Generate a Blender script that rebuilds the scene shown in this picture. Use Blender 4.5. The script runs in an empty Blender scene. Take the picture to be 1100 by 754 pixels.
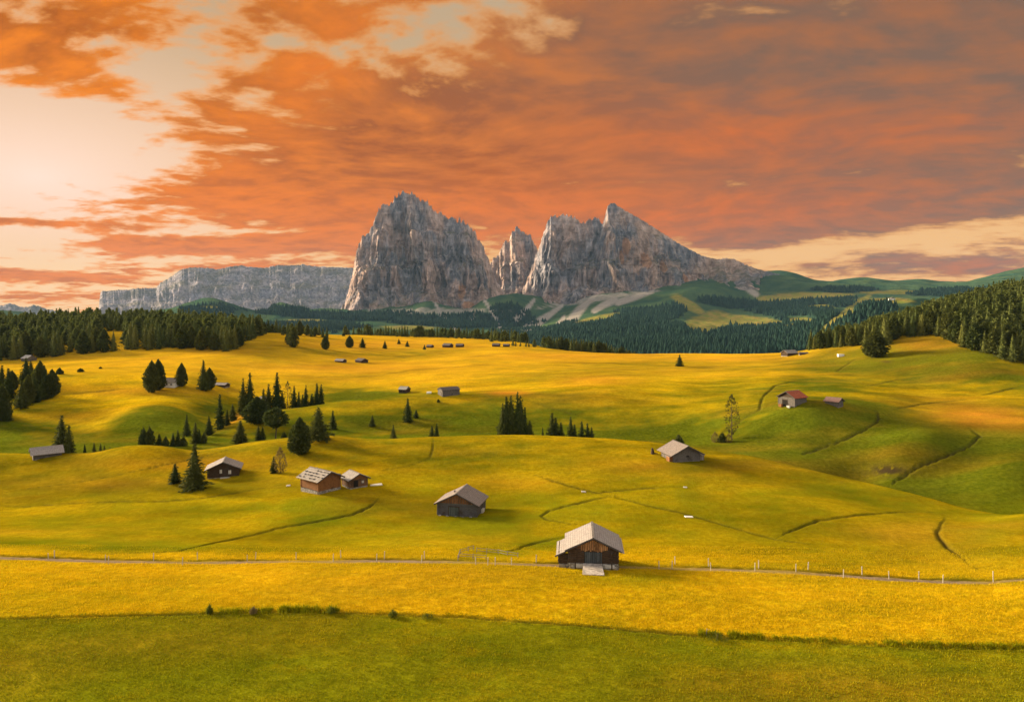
import bpy, math, random
import numpy as np
from mathutils import Vector, Matrix
R = math.radians
rng = np.random.default_rng(11)
random.seed(5)
sc = bpy.context.scene
COL = sc.collection
# ------------------------------------------------------------------ camera frame
F = 750.0; CX = 550.0; HY = 335.0          # focal length / principal column / horizon row of a 1100 px wide frame
cam_d = bpy.data.cameras.new('camera'); cam = bpy.data.objects.new('camera', cam_d); COL.objects.link(cam)
cam.location = (0, 0, 0); cam.rotation_euler = (R(90), 0, 0)
cam_d.sensor_width = 36; cam_d.lens = 36*F/1100; cam_d.shift_y = -42/1100
cam_d.clip_start = 0.5; cam_d.clip_end = 60000
sc.camera = cam

# ------------------------------------------------------------------ helpers
def link(o, parent=None):
    COL.objects.link(o)
    if parent is not None: o.parent = parent
    return o
def tag(o, label=None, cat=None, group=None, kind=None):
    if label: o['label'] = label
    if cat: o['category'] = cat
    if group: o['group'] = group
    if kind: o['kind'] = kind
    return o
def empty(name, loc, rz=0, sc_=1.0):
    o = bpy.data.objects.new(name, None); o.location = loc; o.rotation_euler = (0, 0, rz); o.scale = (sc_,)*3
    o.empty_display_size = .5
    return link(o)
def fast_mesh(name, verts, faces, mat=None, smooth=False, attrs=None):
    """verts (n,3) float array, faces (m,k) int array."""
    verts = np.asarray(verts, np.float32); faces = np.asarray(faces, np.int32)
    me = bpy.data.meshes.new(name)
    me.vertices.add(len(verts)); me.vertices.foreach_set('co', verts.ravel())
    k = faces.shape[1]
    me.loops.add(faces.size); me.loops.foreach_set('vertex_index', faces.ravel())
    me.polygons.add(len(faces))
    me.polygons.foreach_set('loop_start', np.arange(0, faces.size, k, dtype=np.int32))
    if smooth: me.polygons.foreach_set('use_smooth', np.ones(len(faces), bool))
    if mat is not None: me.materials.append(mat)
    for an, data in (attrs or {}).items():
        if data.ndim == 1:
            a = me.attributes.new(an, 'FLOAT', 'POINT'); a.data.foreach_set('value', data.astype(np.float32))
        else:
            a = me.attributes.new(an, 'FLOAT_COLOR', 'POINT')
            c = np.ones((len(verts), 4), np.float32); c[:, :3] = data; a.data.foreach_set('color', c.ravel())
    me.update(); me.validate()
    return me
class MB:
    """collects boxes / prisms into one mesh"""
    def __init__(s): s.v = []; s.f = []
    def poly(s, pts, faces):
        b = len(s.v); s.v += [tuple(p) for p in pts]; s.f += [tuple(b+i for i in f) for f in faces]
    def box(s, c, d, rot=None, jit=0):
        x, y, z = c; a, b, h = d[0]/2, d[1]/2, d[2]/2
        pts = [Vector((i*a, j*b, k*h)) for k in (-1, 1) for j in (-1, 1) for i in (-1, 1)]
        if jit: pts = [p + Vector((random.uniform(-jit, jit), random.uniform(-jit, jit), random.uniform(-jit, jit))) for p in pts]
        if rot is not None: pts = [rot @ p for p in pts]
        pts = [(p.x+x, p.y+y, p.z+z) for p in pts]
        s.poly(pts, [(0, 2, 3, 1), (4, 5, 7, 6), (0, 1, 5, 4), (2, 6, 7, 3), (0, 4, 6, 2), (1, 3, 7, 5)])
        return s
    def tube(s, p0, p1, r0, r1, n=7):
        p0, p1 = Vector(p0), Vector(p1); d = (p1-p0).normalized()
        u = d.orthogonal().normalized(); w = d.cross(u)
        pts = []
        for p, r in ((p0, r0), (p1, r1)):
            for i in range(n):
                a = 2*math.pi*i/n; pts.append(p + (u*math.cos(a)+w*math.sin(a))*r)
        fs = [(i, (i+1) % n, n+(i+1) % n, n+i) for i in range(n)] + [tuple(range(n-1, -1, -1)), tuple(range(n, 2*n))]
        s.poly(pts, fs); return s
    def prism(s, prof, y0, y1):
        """profile in xz (ccw seen from -y), extruded y0..y1"""
        n = len(prof)
        pts = [(x, y0, z) for x, z in prof] + [(x, y1, z) for x, z in prof]
        fs = [tuple(range(n)), tuple(range(2*n-1, n-1, -1))] + [(i, n+i, n+(i+1) % n, (i+1) % n) for i in range(n)]
        s.poly(pts, fs); return s
    def build(s, name, mat, parent=None, bevel=0, smooth=False):
        me = bpy.data.meshes.new(name); me.from_pydata(s.v, [], s.f); me.materials.append(mat); me.validate()
        import bmesh
        bm = bmesh.new(); bm.from_mesh(me)
        bmesh.ops.recalc_face_normals(bm, faces=bm.faces)
        if bevel: bmesh.ops.bevel(bm, geom=bm.edges[:], offset=bevel, segments=1, affect='EDGES')
        bm.to_mesh(me); bm.free()
        if smooth:
            for p in me.polygons: p.use_smooth = True
        return link(bpy.data.objects.new(name, me), parent)

# ------------------------------------------------------------------ numpy noise
def _h(ix, iy, seed):
    n = (ix.astype(np.int64)*374761393 + iy.astype(np.int64)*668265263 + seed*1442695041) & 0x7fffffff
    n = (n ^ (n >> 13))*1274126177 & 0x7fffffff
    n = (n ^ (n >> 16)) & 0x7fffffff
    return n/float(0x7fffffff)
def vnoise(x, y, seed=0):
    """gradient noise, about -1..1"""
    x = np.asarray(x, float); y = np.asarray(y, float)
    ix = np.floor(x).astype(np.int64); iy = np.floor(y).astype(np.int64); fx = x-ix; fy = y-iy
    u = fx*fx*fx*(fx*(fx*6-15)+10); v = fy*fy*fy*(fy*(fy*6-15)+10)
    def g(a, b):
        t = _h(ix+a, iy+b, seed)*2*np.pi
        return np.cos(t)*(fx-a) + np.sin(t)*(fy-b)
    return 1.5*((g(0, 0)*(1-u)+g(1, 0)*u)*(1-v) + (g(0, 1)*(1-u)+g(1, 1)*u)*v)
def fbm(x, y, o=4, seed=0, gain=.5, lac=2.03):
    r = 0; a = 1; t = 0
    for i in range(o):
        r = r + a*vnoise(x*lac**i, y*lac**i, seed+i*17); t += a; a *= gain
    return r/t
def ridged(x, y, o=4, seed=0, gain=.5, lac=2.1):
    r = 0; a = 1; t = 0; w = 1
    for i in range(o):
        n = 1-np.abs(vnoise(x*lac**i, y*lac**i, seed+i*31)); n = n*n
        r = r + a*n*w; t += a; a *= gain; w = np.clip(n*1.4, 0, 1)
    return r/t
def sstep(a, b, x):
    t = np.clip((x-a)/(b-a), 0, 1); return t*t*(3-2*t)
def pchip(xs, ys, x):
    xs = np.asarray(xs, float); ys = np.asarray(ys, float)
    h = np.diff(xs); m = np.diff(ys)/h; d = np.zeros_like(ys)
    same = m[:-1]*m[1:] > 0
    w1 = 2*h[1:]+h[:-1]; w2 = h[1:]+2*h[:-1]
    with np.errstate(divide='ignore', invalid='ignore'):
        d[1:-1] = np.where(same, (w1+w2)/(w1/m[:-1]+w2/m[1:]), 0)
    d[0] = m[0]; d[-1] = m[-1]
    x = np.clip(x, xs[0], xs[-1]); i = np.clip(np.searchsorted(xs, x)-1, 0, len(h)-1)
    t = (x-xs[i])/h[i]; a = ys[i]; b = ys[i+1]
    return (2*t**3-3*t**2+1)*a + (t**3-2*t**2+t)*h[i]*d[i] + (-2*t**3+3*t**2)*b + (t**3-t**2)*h[i]*d[i+1]
def col_pchip(FY, FZ, Yr):
    """FY, FZ (k, n): control depth and height per column; Yr (m,) rows -> (m, n)"""
    k, n = FY.shape
    h = np.diff(FY, axis=0); m = np.diff(FZ, axis=0)/h; d = np.zeros_like(FZ)
    w1 = 2*h[1:]+h[:-1]; w2 = h[1:]+2*h[:-1]
    with np.errstate(divide='ignore', invalid='ignore'):
        d[1:-1] = np.where(m[:-1]*m[1:] > 0, (w1+w2)/(w1/m[:-1]+w2/m[1:]), 0)
    d[0] = m[0]; d[-1] = m[-1]
    out = np.zeros((len(Yr), n)); ci = np.arange(n)
    for r, Y in enumerate(Yr):
        i = np.clip((FY <= Y).sum(0)-1, 0, k-2)
        H = h[i, ci]; t = np.clip((Y-FY[i, ci])/H, 0, 1); a = FZ[i, ci]; b = FZ[i+1, ci]
        out[r] = (2*t**3-3*t**2+1)*a+(t**3-2*t**2+t)*H*d[i, ci]+(-2*t**3+3*t**2)*b+(t**3-t**2)*H*d[i+1, ci]
    return out
def grid_faces(m, n):
    i = np.arange(m-1)[:, None]*n + np.arange(n-1)[None, :]
    i = i.ravel(); return np.stack([i, i+1, i+n+1, i+n], 1)

# ------------------------------------------------------------------ node helper
class N:
    def __init__(s, tree, sock): s.t = tree; s.s = sock
    def _m(s, op, *o, clamp=False):
        n = s.t.nodes.new('ShaderNodeMath'); n.operation = op; n.use_clamp = clamp
        for i, a in enumerate((s,)+o):
            if isinstance(a, N): s.t.links.new(a.s, n.inputs[i])
            else: n.inputs[i].default_value = float(a)
        return N(s.t, n.outputs[0])
    def __add__(s, o): return s._m('ADD', o)
    __radd__ = __add__
    def __sub__(s, o): return s._m('SUBTRACT', o)
    def __rsub__(s, o): return (s*-1)+o
    def __mul__(s, o): return s._m('MULTIPLY', o)
    __rmul__ = __mul__
    def __truediv__(s, o): return s._m('DIVIDE', o)
    def clip(s): return s._m('ADD', 0.0, clamp=True)
    def pow(s, e): return s._m('POWER', e)
    def exp(s): return s._m('EXPONENT')
    def abs(s): return s._m('ABSOLUTE')
    def max(s, o): return s._m('MAXIMUM', o)
    def min(s, o): return s._m('MINIMUM', o)
    def step(s, a, b):
        n = s.t.nodes.new('ShaderNodeMapRange'); n.interpolation_type = 'SMOOTHSTEP'
        s.t.links.new(s.s, n.inputs['Value']); n.inputs['From Min'].default_value = a; n.inputs['From Max'].default_value = b
        return N(s.t, n.outputs[0])
class T:
    """tree wrapper"""
    def __init__(s, tree): s.t = tree; tree.nodes.clear()
    def node(s, typ, **kw):
        n = s.t.nodes.new(typ)
        for k, v in kw.items(): setattr(n, k, v)
        return n
    def put(s, n, name, v):
        i = n.inputs[name]
        if isinstance(v, N): s.t.links.new(v.s, i)
        elif isinstance(v, (tuple, list)): i.default_value = tuple(v) + ((1,) if i.type == 'RGBA' and len(v) == 3 else ())
        else: i.default_value = v
    def geo(s, out='Position'): return N(s.t, s.node('ShaderNodeNewGeometry').outputs[out])
    def coord(s, out='Object'): return N(s.t, s.node('ShaderNodeTexCoord').outputs[out])
    def attr(s, name, out='Fac'): return N(s.t, s.node('ShaderNodeAttribute', attribute_name=name).outputs[out])
    def xyz(s, v):
        n = s.node('ShaderNodeSeparateXYZ'); s.put(n, 0, v); return [N(s.t, o) for o in n.outputs]
    def vec(s, x, y, z):
        n = s.node('ShaderNodeCombineXYZ'); s.put(n, 0, x); s.put(n, 1, y); s.put(n, 2, z); return N(s.t, n.outputs[0])
    def vscale(s, v, sc3):
        n = s.node('ShaderNodeVectorMath', operation='MULTIPLY'); s.put(n, 0, v); s.put(n, 1, tuple(sc3)); return N(s.t, n.outputs[0])
    def vadd(s, v, w):
        n = s.node('ShaderNodeVectorMath', operation='ADD'); s.put(n, 0, v); s.put(n, 1, w); return N(s.t, n.outputs[0])
    def noise(s, v, scale, detail=3, rough=.5, dist=0, out=0, lac=2.0):
        n = s.node('ShaderNodeTexNoise'); s.put(n, 'Vector', v)
        s.put(n, 'Scale', scale); s.put(n, 'Detail', detail); s.put(n, 'Roughness', rough); s.put(n, 'Distortion', dist); s.put(n, 'Lacunarity', lac)
        return N(s.t, n.outputs[out])
    def voro(s, v, scale, feature='F1', out='Distance', rand=1.0):
        n = s.node('ShaderNodeTexVoronoi', feature=feature); s.put(n, 'Vector', v); s.put(n, 'Scale', scale); s.put(n, 'Randomness', rand)
        return N(s.t, n.outputs[out])
    def mix(s, f, a, b, bt='MIX'):
        n = s.node('ShaderNodeMix', data_type='RGBA', blend_type=bt)
        ins = {i.identifier: i for i in n.inputs}
        for k, v in (('Factor_Float', f), ('A_Color', a), ('B_Color', b)):
            i = ins[k]
            if isinstance(v, N): s.t.links.new(v.s, i)
            elif isinstance(v, (tuple, list)): i.default_value = tuple(v)+(1,)
            else: i.default_value = v
        return N(s.t, [o for o in n.outputs if o.identifier == 'Result_Color'][0])
    def cscale(s, c, f):
        """colour times scalar"""
        n = s.node('ShaderNodeVectorMath', operation='SCALE'); s.put(n, 0, c); s.put(n, 'Scale', f); return N(s.t, n.outputs[0])
    def bump(s, h, dist, strength=1.0):
        n = s.node('ShaderNodeBump'); s.put(n, 'Height', h); s.put(n, 'Distance', dist); s.put(n, 'Strength', strength); return N(s.t, n.outputs[0])
    def out(s, color, rough=.9, normal=None, spec=.2, transl=0, metallic=0):
        b = s.node('ShaderNodeBsdfPrincipled'); s.put(b, 'Base Color', color); s.put(b, 'Roughness', rough)
        s.put(b, 'Specular IOR Level', spec); s.put(b, 'Metallic', metallic)
        if normal is not None: s.put(b, 'Normal', normal)
        sh = N(s.t, b.outputs[0])
        if transl:
            tr = s.node('ShaderNodeBsdfTranslucent'); s.put(tr, 'Color', color)
            if normal is not None: s.put(tr, 'Normal', normal)
            m = s.node('ShaderNodeMixShader'); m.inputs[0].default_value = transl
            s.t.links.new(sh.s, m.inputs[1]); s.t.links.new(tr.outputs[0], m.inputs[2]); sh = N(s.t, m.outputs[0])
        o = s.node('ShaderNodeOutputMaterial'); s.t.links.new(sh.s, o.inputs[0])
def mat(name):
    m = bpy.data.materials.new(name); m.use_nodes = True; return m, T(m.node_tree)
# ------------------------------------------------------------------ sky: evening cloud deck, fixed in direction (azimuth / elevation in degrees)
world = bpy.data.worlds.new('World'); sc.world = world; world.use_nodes = True
w = T(world.node_tree)
SUN_AZ, SUN_EL = -63.0, 14.5           # degrees from straight ahead (left negative), elevation
def AZ(px): return math.degrees(math.atan((px-CX)/F))
def EL(px, py): return math.degrees(math.atan((HY-py)/math.hypot(F, px-CX)))
dirv = w.coord('Generated')
dx, dy, dz = w.xyz(dirv)
az = N(w.t, dx._m('ARCTAN2', dy).s)*57.29578
el = dz._m('ARCSINE')*57.29578
dzp = dz.max(0.0)+0.13
P = w.vec(dx/dzp, dy/dzp, 0.0)
warp = w.vscale(w.vadd(w.noise(P, .9, 1, .5, out=1), (-.5, -.5, -.5)), (.9, .9, 0))
Pw = w.vadd(P, warp)
# diagonal streaking, as the cloud bands run from the lower right to the upper left
def rot2(v, deg, sx, sy):
    n = w.node('ShaderNodeMapping'); w.put(n, 'Vector', v)
    n.inputs['Rotation'].default_value = (0, 0, R(deg)); n.inputs['Scale'].default_value = (sx, sy, 1); return N(w.t, n.outputs[0])
n_big = w.noise(rot2(Pw, 20, .8, 1.3), 1.1, 4, .56)
n_mid = w.noise(rot2(Pw, 30, 1.0, 1.35), 3.4, 5, .60)
n_fine = w.noise(rot2(w.vadd(P, w.vscale(warp, (.35, .35, 0))), 38, 1.0, 1.25), 6.5, 6, .55)
AE = w.vec(az*(1/10.), el*(1/3.2), 0.0)
n_str = w.noise(w.vadd(AE, w.vscale(w.noise(AE, .6, 1, out=1), (.5, .9, 0))), 1.6, 6, .6)
AEV = w.vec(az, el, 0.0)
def blob(px, py, rx, ry, rot=0):
    """soft ellipse centred where the frame shows px,py; radii in frame pixels"""
    ca, ce = AZ(px), EL(px, py); k = math.degrees(1/F)*math.cos(R(ca))**1.5*2.3
    n = w.node('ShaderNodeMapping', vector_type='TEXTURE'); w.put(n, 'Vector', AEV)
    n.inputs['Location'].default_value = (ca, ce, 0); n.inputs['Rotation'].default_value = (0, 0, R(rot)); n.inputs['Scale'].default_value = (rx*k, ry*k, 1)
    g = w.node('ShaderNodeTexGradient', gradient_type='QUADRATIC_SPHERE'); w.put(g, 'Vector', N(w.t, n.outputs[0]))
    return N(w.t, g.outputs['Fac'])
def total(lst):
    r = None
    for (amp, *b) in lst:
        t = blob(*b); r = t*amp if r is None else t._m('MULTIPLY_ADD', amp, r)
    return r
# where cloud lies
bias = total([
    (0.75, 760, 130, 420, 110, 0), (0.35, 1050, 60, 300, 150, 0), (.45, 420, 170, 180, 62, 14),
    (.45, 230, 205, 130, 30, 6), (.42, 330, 262, 130, 9, 3), (.7, 230, 264, 140, 8, 4), (.7, 20, 238, 110, 5, 0),
    (.8, 40, 296, 140, 6, -3), (.5, 250, 287, 90, 6, 4), (.6, 20, 318, 90, 5, 0),
    (.40, 60, 15, 190, 42, 0), (.36, 110, 95, 80, 18, -22), (.26, 320, 25, 170, 45, 18), (.22, 225, 115, 40, 40, -35), (.3, 20, 60, 60, 25, 0),
    (.45, 560, 240, 150, 22, 0), (.4, 400, 225, 160, 28, 4), (.45, 860, 225, 240, 18, 0), (.40, 870, 240, 170, 13, 3), (.34, 790, 262, 40, 7, 0), (.34, 1000, 283, 130, 9, 3),
    (.30, 1080, 292, 120, 8, 0), (.25, 880, 285, 60, 5, 0), (.2, 650, 20, 160, 60, 0),
    (-.65, 60, 165, 130, 50, 0), (-.45, 30, 262, 60, 14, 0), (-.42, 455, 35, 90, 26, 16), (-.45, 190, 72, 80, 26, 20), (-.25, 540, 70, 60, 20, 10), (-.06, 250, 60, 160, 50, 0), (-.42, 230, 248, 110, 6, 2),
    (-.35, 900, 266, 160, 8, 3), (-.2, 960, 300, 160, 6, 0), (-.3, 520, 250, 30, 15, 0)])
left = az.step(24, -34)
low = el.step(3.0, 13.0)
tex = n_str*(1-low) + (n_big*.45+n_mid*.55)*low
raw = (tex-.5)*2.3 + (n_fine-.5)*(left*.9+1.2) + bias*1.6 + .02
dens = raw.step(-.02, .58)
thick = raw.step(.16, .65)
# clear sky behind
glow = blob(40, 190, 260, 120)
clear = w.mix(el.step(1, 26), (.98, .52, .17), (.54, .39, .24))
clear = w.mix(glow.clip(), clear, (1.12, .80, .64))
clear = w.mix((blob(60, 300, 300, 40)*.8).clip(), clear, (1.12, .70, .34))
# cloud body
dark = w.mix(left, (.225, .122, .078), (.44, .10, .0))
dark = w.mix((blob(520, 190, 240, 70, -4)*.9).clip(), dark, (.42, .090, .0))
lit = w.mix(left, (.46, .15, .045), (1.05, .27, .0))
red = total([(.9, 760, 150, 190, 34, -4), (.3, 1000, 140, 160, 20, 0), (.7, 620, 245, 220, 32, 0), (.75, 800, 225, 190, 22, 0), (1.0, 350, 245, 250, 34, 4), (1.3, 70, 275, 230, 60, 0), (.6, 250, 180, 120, 40, 10),
             (.7, 1060, 285, 120, 14, 0), (.6, 340, 75, 90, 34, 40), (.6, 240, 215, 120, 22, 0), (.5, 540, 215, 120, 40, 0)]).clip()
glowc = w.mix(left, (.76, .15, .008), (.98, .22, .0))
relief = ((n_mid-.5)*2.8 + (n_fine-.5)*1.9 + .36).clip()
body = w.mix(relief*.8, dark, lit)
body = w.mix((red*(.45+relief*.5)).clip(), body, glowc)
cloud = w.mix(thick, w.mix(.45, lit, (1.10, .42, .03)), body)
skyc = w.mix(dens, clear, cloud)
# the part of the sky overhead and behind the viewer: unseen pale cloud, brightened to light front faces
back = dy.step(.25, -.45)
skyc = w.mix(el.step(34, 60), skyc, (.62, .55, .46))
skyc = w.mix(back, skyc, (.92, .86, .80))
skyc = w.mix(el.step(0, -6), skyc, (.12, .10, .04))
nish = w.node('ShaderNodeTexSky', sky_type='NISHITA', sun_disc=False)
nish.sun_elevation = R(SUN_EL); nish.sun_rotation = R(SUN_AZ); nish.altitude = 1900; nish.air_density = 1.2; nish.dust_density = 3
SKY_GAIN = 0.36
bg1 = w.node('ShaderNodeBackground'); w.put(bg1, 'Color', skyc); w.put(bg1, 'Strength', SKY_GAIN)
bg2 = w.node('ShaderNodeBackground'); w.put(bg2, 'Color', N(w.t, nish.outputs[0])); w.put(bg2, 'Strength', 0.0002)
ad = w.node('ShaderNodeAddShader'); w.t.links.new(bg1.outputs[0], ad.inputs[0]); w.t.links.new(bg2.outputs[0], ad.inputs[1])
wo = w.node('ShaderNodeOutputWorld'); w.t.links.new(ad.outputs[0], wo.inputs[0])
world.cycles.sampling_method = 'MANUAL'; world.cycles.sample_map_resolution = 1024
sun_d = bpy.data.lights.new('sun', 'SUN'); sun = bpy.data.objects.new('sun', sun_d); COL.objects.link(sun)
sun_d.energy = 5.0; sun_d.color = (1.0, .80, .52); sun_d.angle = R(16)
sv = Vector((math.sin(R(SUN_AZ))*math.cos(R(SUN_EL)), math.cos(R(SUN_AZ))*math.cos(R(SUN_EL)), math.sin(R(SUN_EL))))
sun.rotation_euler = sv.to_track_quat('Z', 'Y').to_euler(); sun.location = (-200, 100, 80)
sc.view_settings.view_transform = 'Standard'; sc.view_settings.look = 'None'
sc.view_settings.exposure = 1.45; sc.view_settings.gamma = 1.0; sc.view_settings.use_curve_mapping = False
sc.render.engine = 'CYCLES'
sc.cycles.use_denoising = True
try: sc.cycles.denoiser = 'OPENIMAGEDENOISE'
except Exception: pass
sc.cycles.max_bounces = 5; sc.cycles.diffuse_bounces = 2; sc.cycles.transparent_max_bounces = 8; sc.cycles.volume_bounces = 1
# ------------------------------------------------------------------ alpine meadow: one lofted height field
def feat(pts, px):
    """pts: (px, py, Y) frame measurements of one contour of the meadow -> depth and height along it"""
    a = np.array(pts, float); z = -(a[:, 1]-HY)*a[:, 2]/F
    return pchip(a[:, 0], a[:, 2], px), pchip(a[:, 0], z, px)
PX = np.concatenate([np.arange(-900, -120, 12), np.arange(-120, 1222, 1.4), np.arange(1232, 2000, 12)])
def rows(lo, hi, f): 
    r = [lo]
    while r[-1] < hi: r.append(r[-1]+f(r[-1]))
    return np.array(r)
YR = rows(14, 1500, lambda Y: min(max(Y*Y*3.0e-5, .12), .9) if 55 < Y < 680 else (1.2 if Y < 55 else max(3, (Y-680)*.05)))
feats = []
Bp = [(-900, 754, 62), (1100, 754, 62), (2000, 754, 62)]
Cp = [(-900, 668, 77), (0, 665, 77), (150, 661, 78), (330, 657, 79), (500, 663, 78), (620, 672, 76), (760, 684, 74), (1000, 696, 71), (1100, 697, 71), (2000, 700, 70)]
Dp = [(-900, 626, 90), (0, 626, 90), (400, 621, 91), (560, 620, 90), (640, 626.5, 88.5), (700, 634, 86), (800, 648, 83), (1000, 658, 80), (1100, 656, 80), (2000, 655, 80)]
Ep = [(-900, 595, 103), (0, 598, 103), (200, 604, 101), (400, 601, 102), (550, 604, 100), (600, 607, 99), (636, 608, 98.5), (700, 610, 98), (800, 613, 97), (900, 618, 96), (1000, 624, 95), (1060, 627, 94), (1100, 622, 95), (2000, 615, 97)]
Fp = [(-900, 570, 122), (0, 572, 122), (300, 575, 120), (500, 575, 118), (700, 575, 118), (850, 580, 116), (1000, 592, 112), (1100, 590, 110), (2000, 590, 110)]
Gp = [(-900, 540, 146), (0, 545, 146), (200, 535, 150), (343, 533, 142), (450, 540, 140), (500, 546, 137), (620, 531, 142), (740, 530, 142), (850, 541, 135), (950, 560, 126), (1040, 568, 122), (1100, 565, 122), (2000, 560, 122)]
Hp = [(-900, 510, 172), (0, 510, 172), (100, 512, 168), (150, 503, 170), (240, 508, 167), (350, 500, 168), (540, 493, 170), (730, 499, 160), (850, 519, 152), (950, 541, 142), (1040, 558, 132), (1100, 557, 128), (2000, 550, 128)]
Rp = [(-900, 485, 190), (0, 487, 190), (50, 488, 186), (100, 487, 184), (125, 481, 182), (150, 478, 182), (180, 480, 184), (205, 485, 186), (300, 471, 190), (350, 468, 190), (400, 472, 192), (450, 470, 192), (540, 467, 192), (650, 471, 187), (700, 476, 183), (750, 482, 178), (800, 489, 172), (850, 500, 166), (900, 512, 160), (960, 525, 153), (1000, 536, 147), (1040, 547, 140), (1075, 553, 136), (1100, 551, 134), (1200, 545, 134), (2000, 540, 134)]
Mp = [(-900, 478, 232), (0, 478, 232), (100, 472, 235), (150, 470, 235), (220, 472, 230), (300, 468, 235), (350, 464, 235), (430, 464, 238), (500, 464, 236), (600, 466, 234), (700, 471, 228), (750, 475, 222), (800, 480, 212), (850, 487, 205), (900, 500, 196), (950, 514, 188), (1000, 526, 178), (1040, 538, 170), (1120, 546, 162), (1200, 542, 158), (2000, 535, 158)]
H2 = [(-900, 455, 262), (0, 455, 262), (50, 459, 258), (100, 462, 250), (150, 446, 262), (180, 441, 266), (208, 450, 258), (228, 464, 246), (250, 454, 250), (270, 445, 255), (330, 437, 262), (380, 430, 268), (430, 424, 276), (480, 421, 280), (560, 424, 276), (650, 425, 272), (700, 430, 262), (750, 436, 252), (800, 439, 245), (850, 437, 240), (900, 442, 234), (950, 452, 226), (1000, 462, 216), (1050, 472, 208), (1100, 472, 205), (2000, 470, 205)]
Wp = [(-900, 432, 290), (0, 432, 290), (100, 424, 300), (200, 420, 305), (235, 436, 292), (270, 444, 288), (330, 441, 290), (380, 434, 296), (430, 428, 303), (480, 422, 308), (520, 419, 308), (560, 418, 305), (650, 416, 300), (750, 422, 282), (800, 422, 275), (850, 421, 272), (900, 422, 270), (950, 428, 262), (1000, 438, 252), (1100, 440, 246), (2000, 440, 246)]
Xp = [(-900, 405, 345), (0, 405, 345), (100, 400, 350), (200, 400, 350), (270, 408, 350), (330, 410, 345), (380, 413, 345), (430, 411, 345), (480, 406, 350), (560, 402, 352), (650, 400, 350), (750, 405, 335), (850, 402, 330), (950, 408, 315), (1000, 415, 300), (1100, 420, 285), (2000, 420, 285)]
Yp = [(-900, 388, 430), (0, 388, 430), (100, 385, 430), (200, 380, 430), (250, 378, 435), (330, 385, 430), (430, 390, 430), (560, 385, 430), (650, 388, 425), (750, 390, 410), (850, 390, 390), (950, 385, 360), (1000, 380, 350), (1060, 378, 340), (1100, 387, 330), (2000, 390, 330)]
Zp = [(-900, 372, 500), (0, 372, 500), (100, 364, 510), (200, 361, 510), (250, 362, 510), (300, 362, 520), (350, 367, 540), (430, 370, 560), (480, 369, 580), (560, 375, 520), (650, 380, 490), (730, 380.5, 480), (800, 381, 460), (850, 379, 450), (880, 374, 430), (950, 362, 420), (1000, 348, 430), (1060, 338, 430), (1100, 332, 430), (2000, 325, 430)]
Tp = [(-900, 352, 640), (0, 352, 640), (100, 349, 650), (200, 351, 650), (280, 357, 640), (330, 359, 640), (400, 360, 700), (500, 363, 720), (560, 368, 650), (600, 376.5, 600), (650, 384, 560), (730, 386, 560), (850, 384, 540), (900, 368, 520), (950, 358, 520), (1000, 342, 540), (1060, 326, 540), (1100, 318, 540), (2000, 310, 540)]
def smooth_cols(a, w_=9.0):
    g = np.arange(PX[0], PX[-1]+1, 1.4); v = np.interp(g, PX, a); k = np.exp(-.5*(np.arange(-30, 31)*1.4/w_)**2); k /= k.sum()
    return np.interp(PX, g, np.convolve(np.pad(v, 30, 'edge'), k, 'valid'))
def f2(p):
    y, z = feat(p, PX); return smooth_cols(y), smooth_cols(z)
rY, rZ = f2(Rp); mY, mZ = f2(Mp)
vY = rY + (mY-rY)*.5; vZ = np.minimum(rZ*vY/rY-1.3, mZ-.3)
FY, FZ = [], []
for y, z in ((np.full(PX.shape, 13.), np.full(PX.shape, -33.2)), f2(Bp), f2(Cp), f2(Dp), f2(Ep), f2(Fp), f2(Gp), f2(Hp), (rY, rZ), (vY, vZ), (mY, mZ), f2(H2), f2(Wp), f2(Xp), f2(Yp), f2(Zp), f2(Tp)):
    FY.append(y); FZ.append(z)
FY.append(FY[-1]+180); FZ.append(FZ[-1]*0-75); FY.append(FY[-1]*0+1500); FZ.append(FZ[-1]*0-235)
FY = np.array(FY); FZ = np.array(FZ)
assert (np.diff(FY, axis=0) > 0).all()
ZG = col_pchip(FY, FZ, YR)
# soften the lofting creases a little along depth
def blur_rows(A, it):
    for _ in range(it): A[1:-1] = .25*A[:-2]+.5*A[1:-1]+.25*A[2:]
    return A
blur_rows(ZG, 14)
YY, PP = np.meshgrid(YR, PX, indexing='ij'); XX = (PP-CX)/F*YY
VV = HY - F*ZG/YY                                   # frame row of every grid point, used to lay out the fields
def G(px, py, rx, ry, rot=0, Y=None):
    c, s = math.cos(R(rot)), math.sin(R(rot)); a = PP-px; b = -(VV-py)
    m = np.exp(-(((a*c+b*s)/rx)**2+((b*c-a*s)/ry)**2))
    if Y is not None: m = m*((YY > Y[0]) & (YY < Y[1]))
    return m
# domes and dips of the near hills
far = YY > FY[8][None, :]+12
ZG += 4.6*np.exp(-(((PP-868)/62)**2+((YY-226)/20)**2)) + 5.0*np.exp(-(((PP-965)/62)**2+((YY-197)/17)**2)) + 4.6*np.exp(-(((PP-1090)/75)**2+((YY-176)/15)**2))
ZG -= 2.6*np.exp(-(((PP-922)/30)**2+((YY-186)/8)**2))
ZG += 1.8*np.exp(-(((PP-150)/42)**2+((YY-262)/22)**2)) + 1.2*np.exp(-(((PP-640)/75)**2+((YY-300)/26)**2)) - 1.5*np.exp(-(((PP-700)/90)**2+((YY-262)/14)**2))
ZG += 1.6*np.exp(-(((PP-110)/90)**2+((YY-330)/18)**2)) - 1.2*np.exp(-(((PP-60)/80)**2+((YY-298)/10)**2)) + 2.0*np.exp(-(((PP-420)/60)**2+((YY-385)/25)**2))
ZG += .7*np.exp(-(((PP-140)/60)**2+((YY-150)/7)**2))
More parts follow.
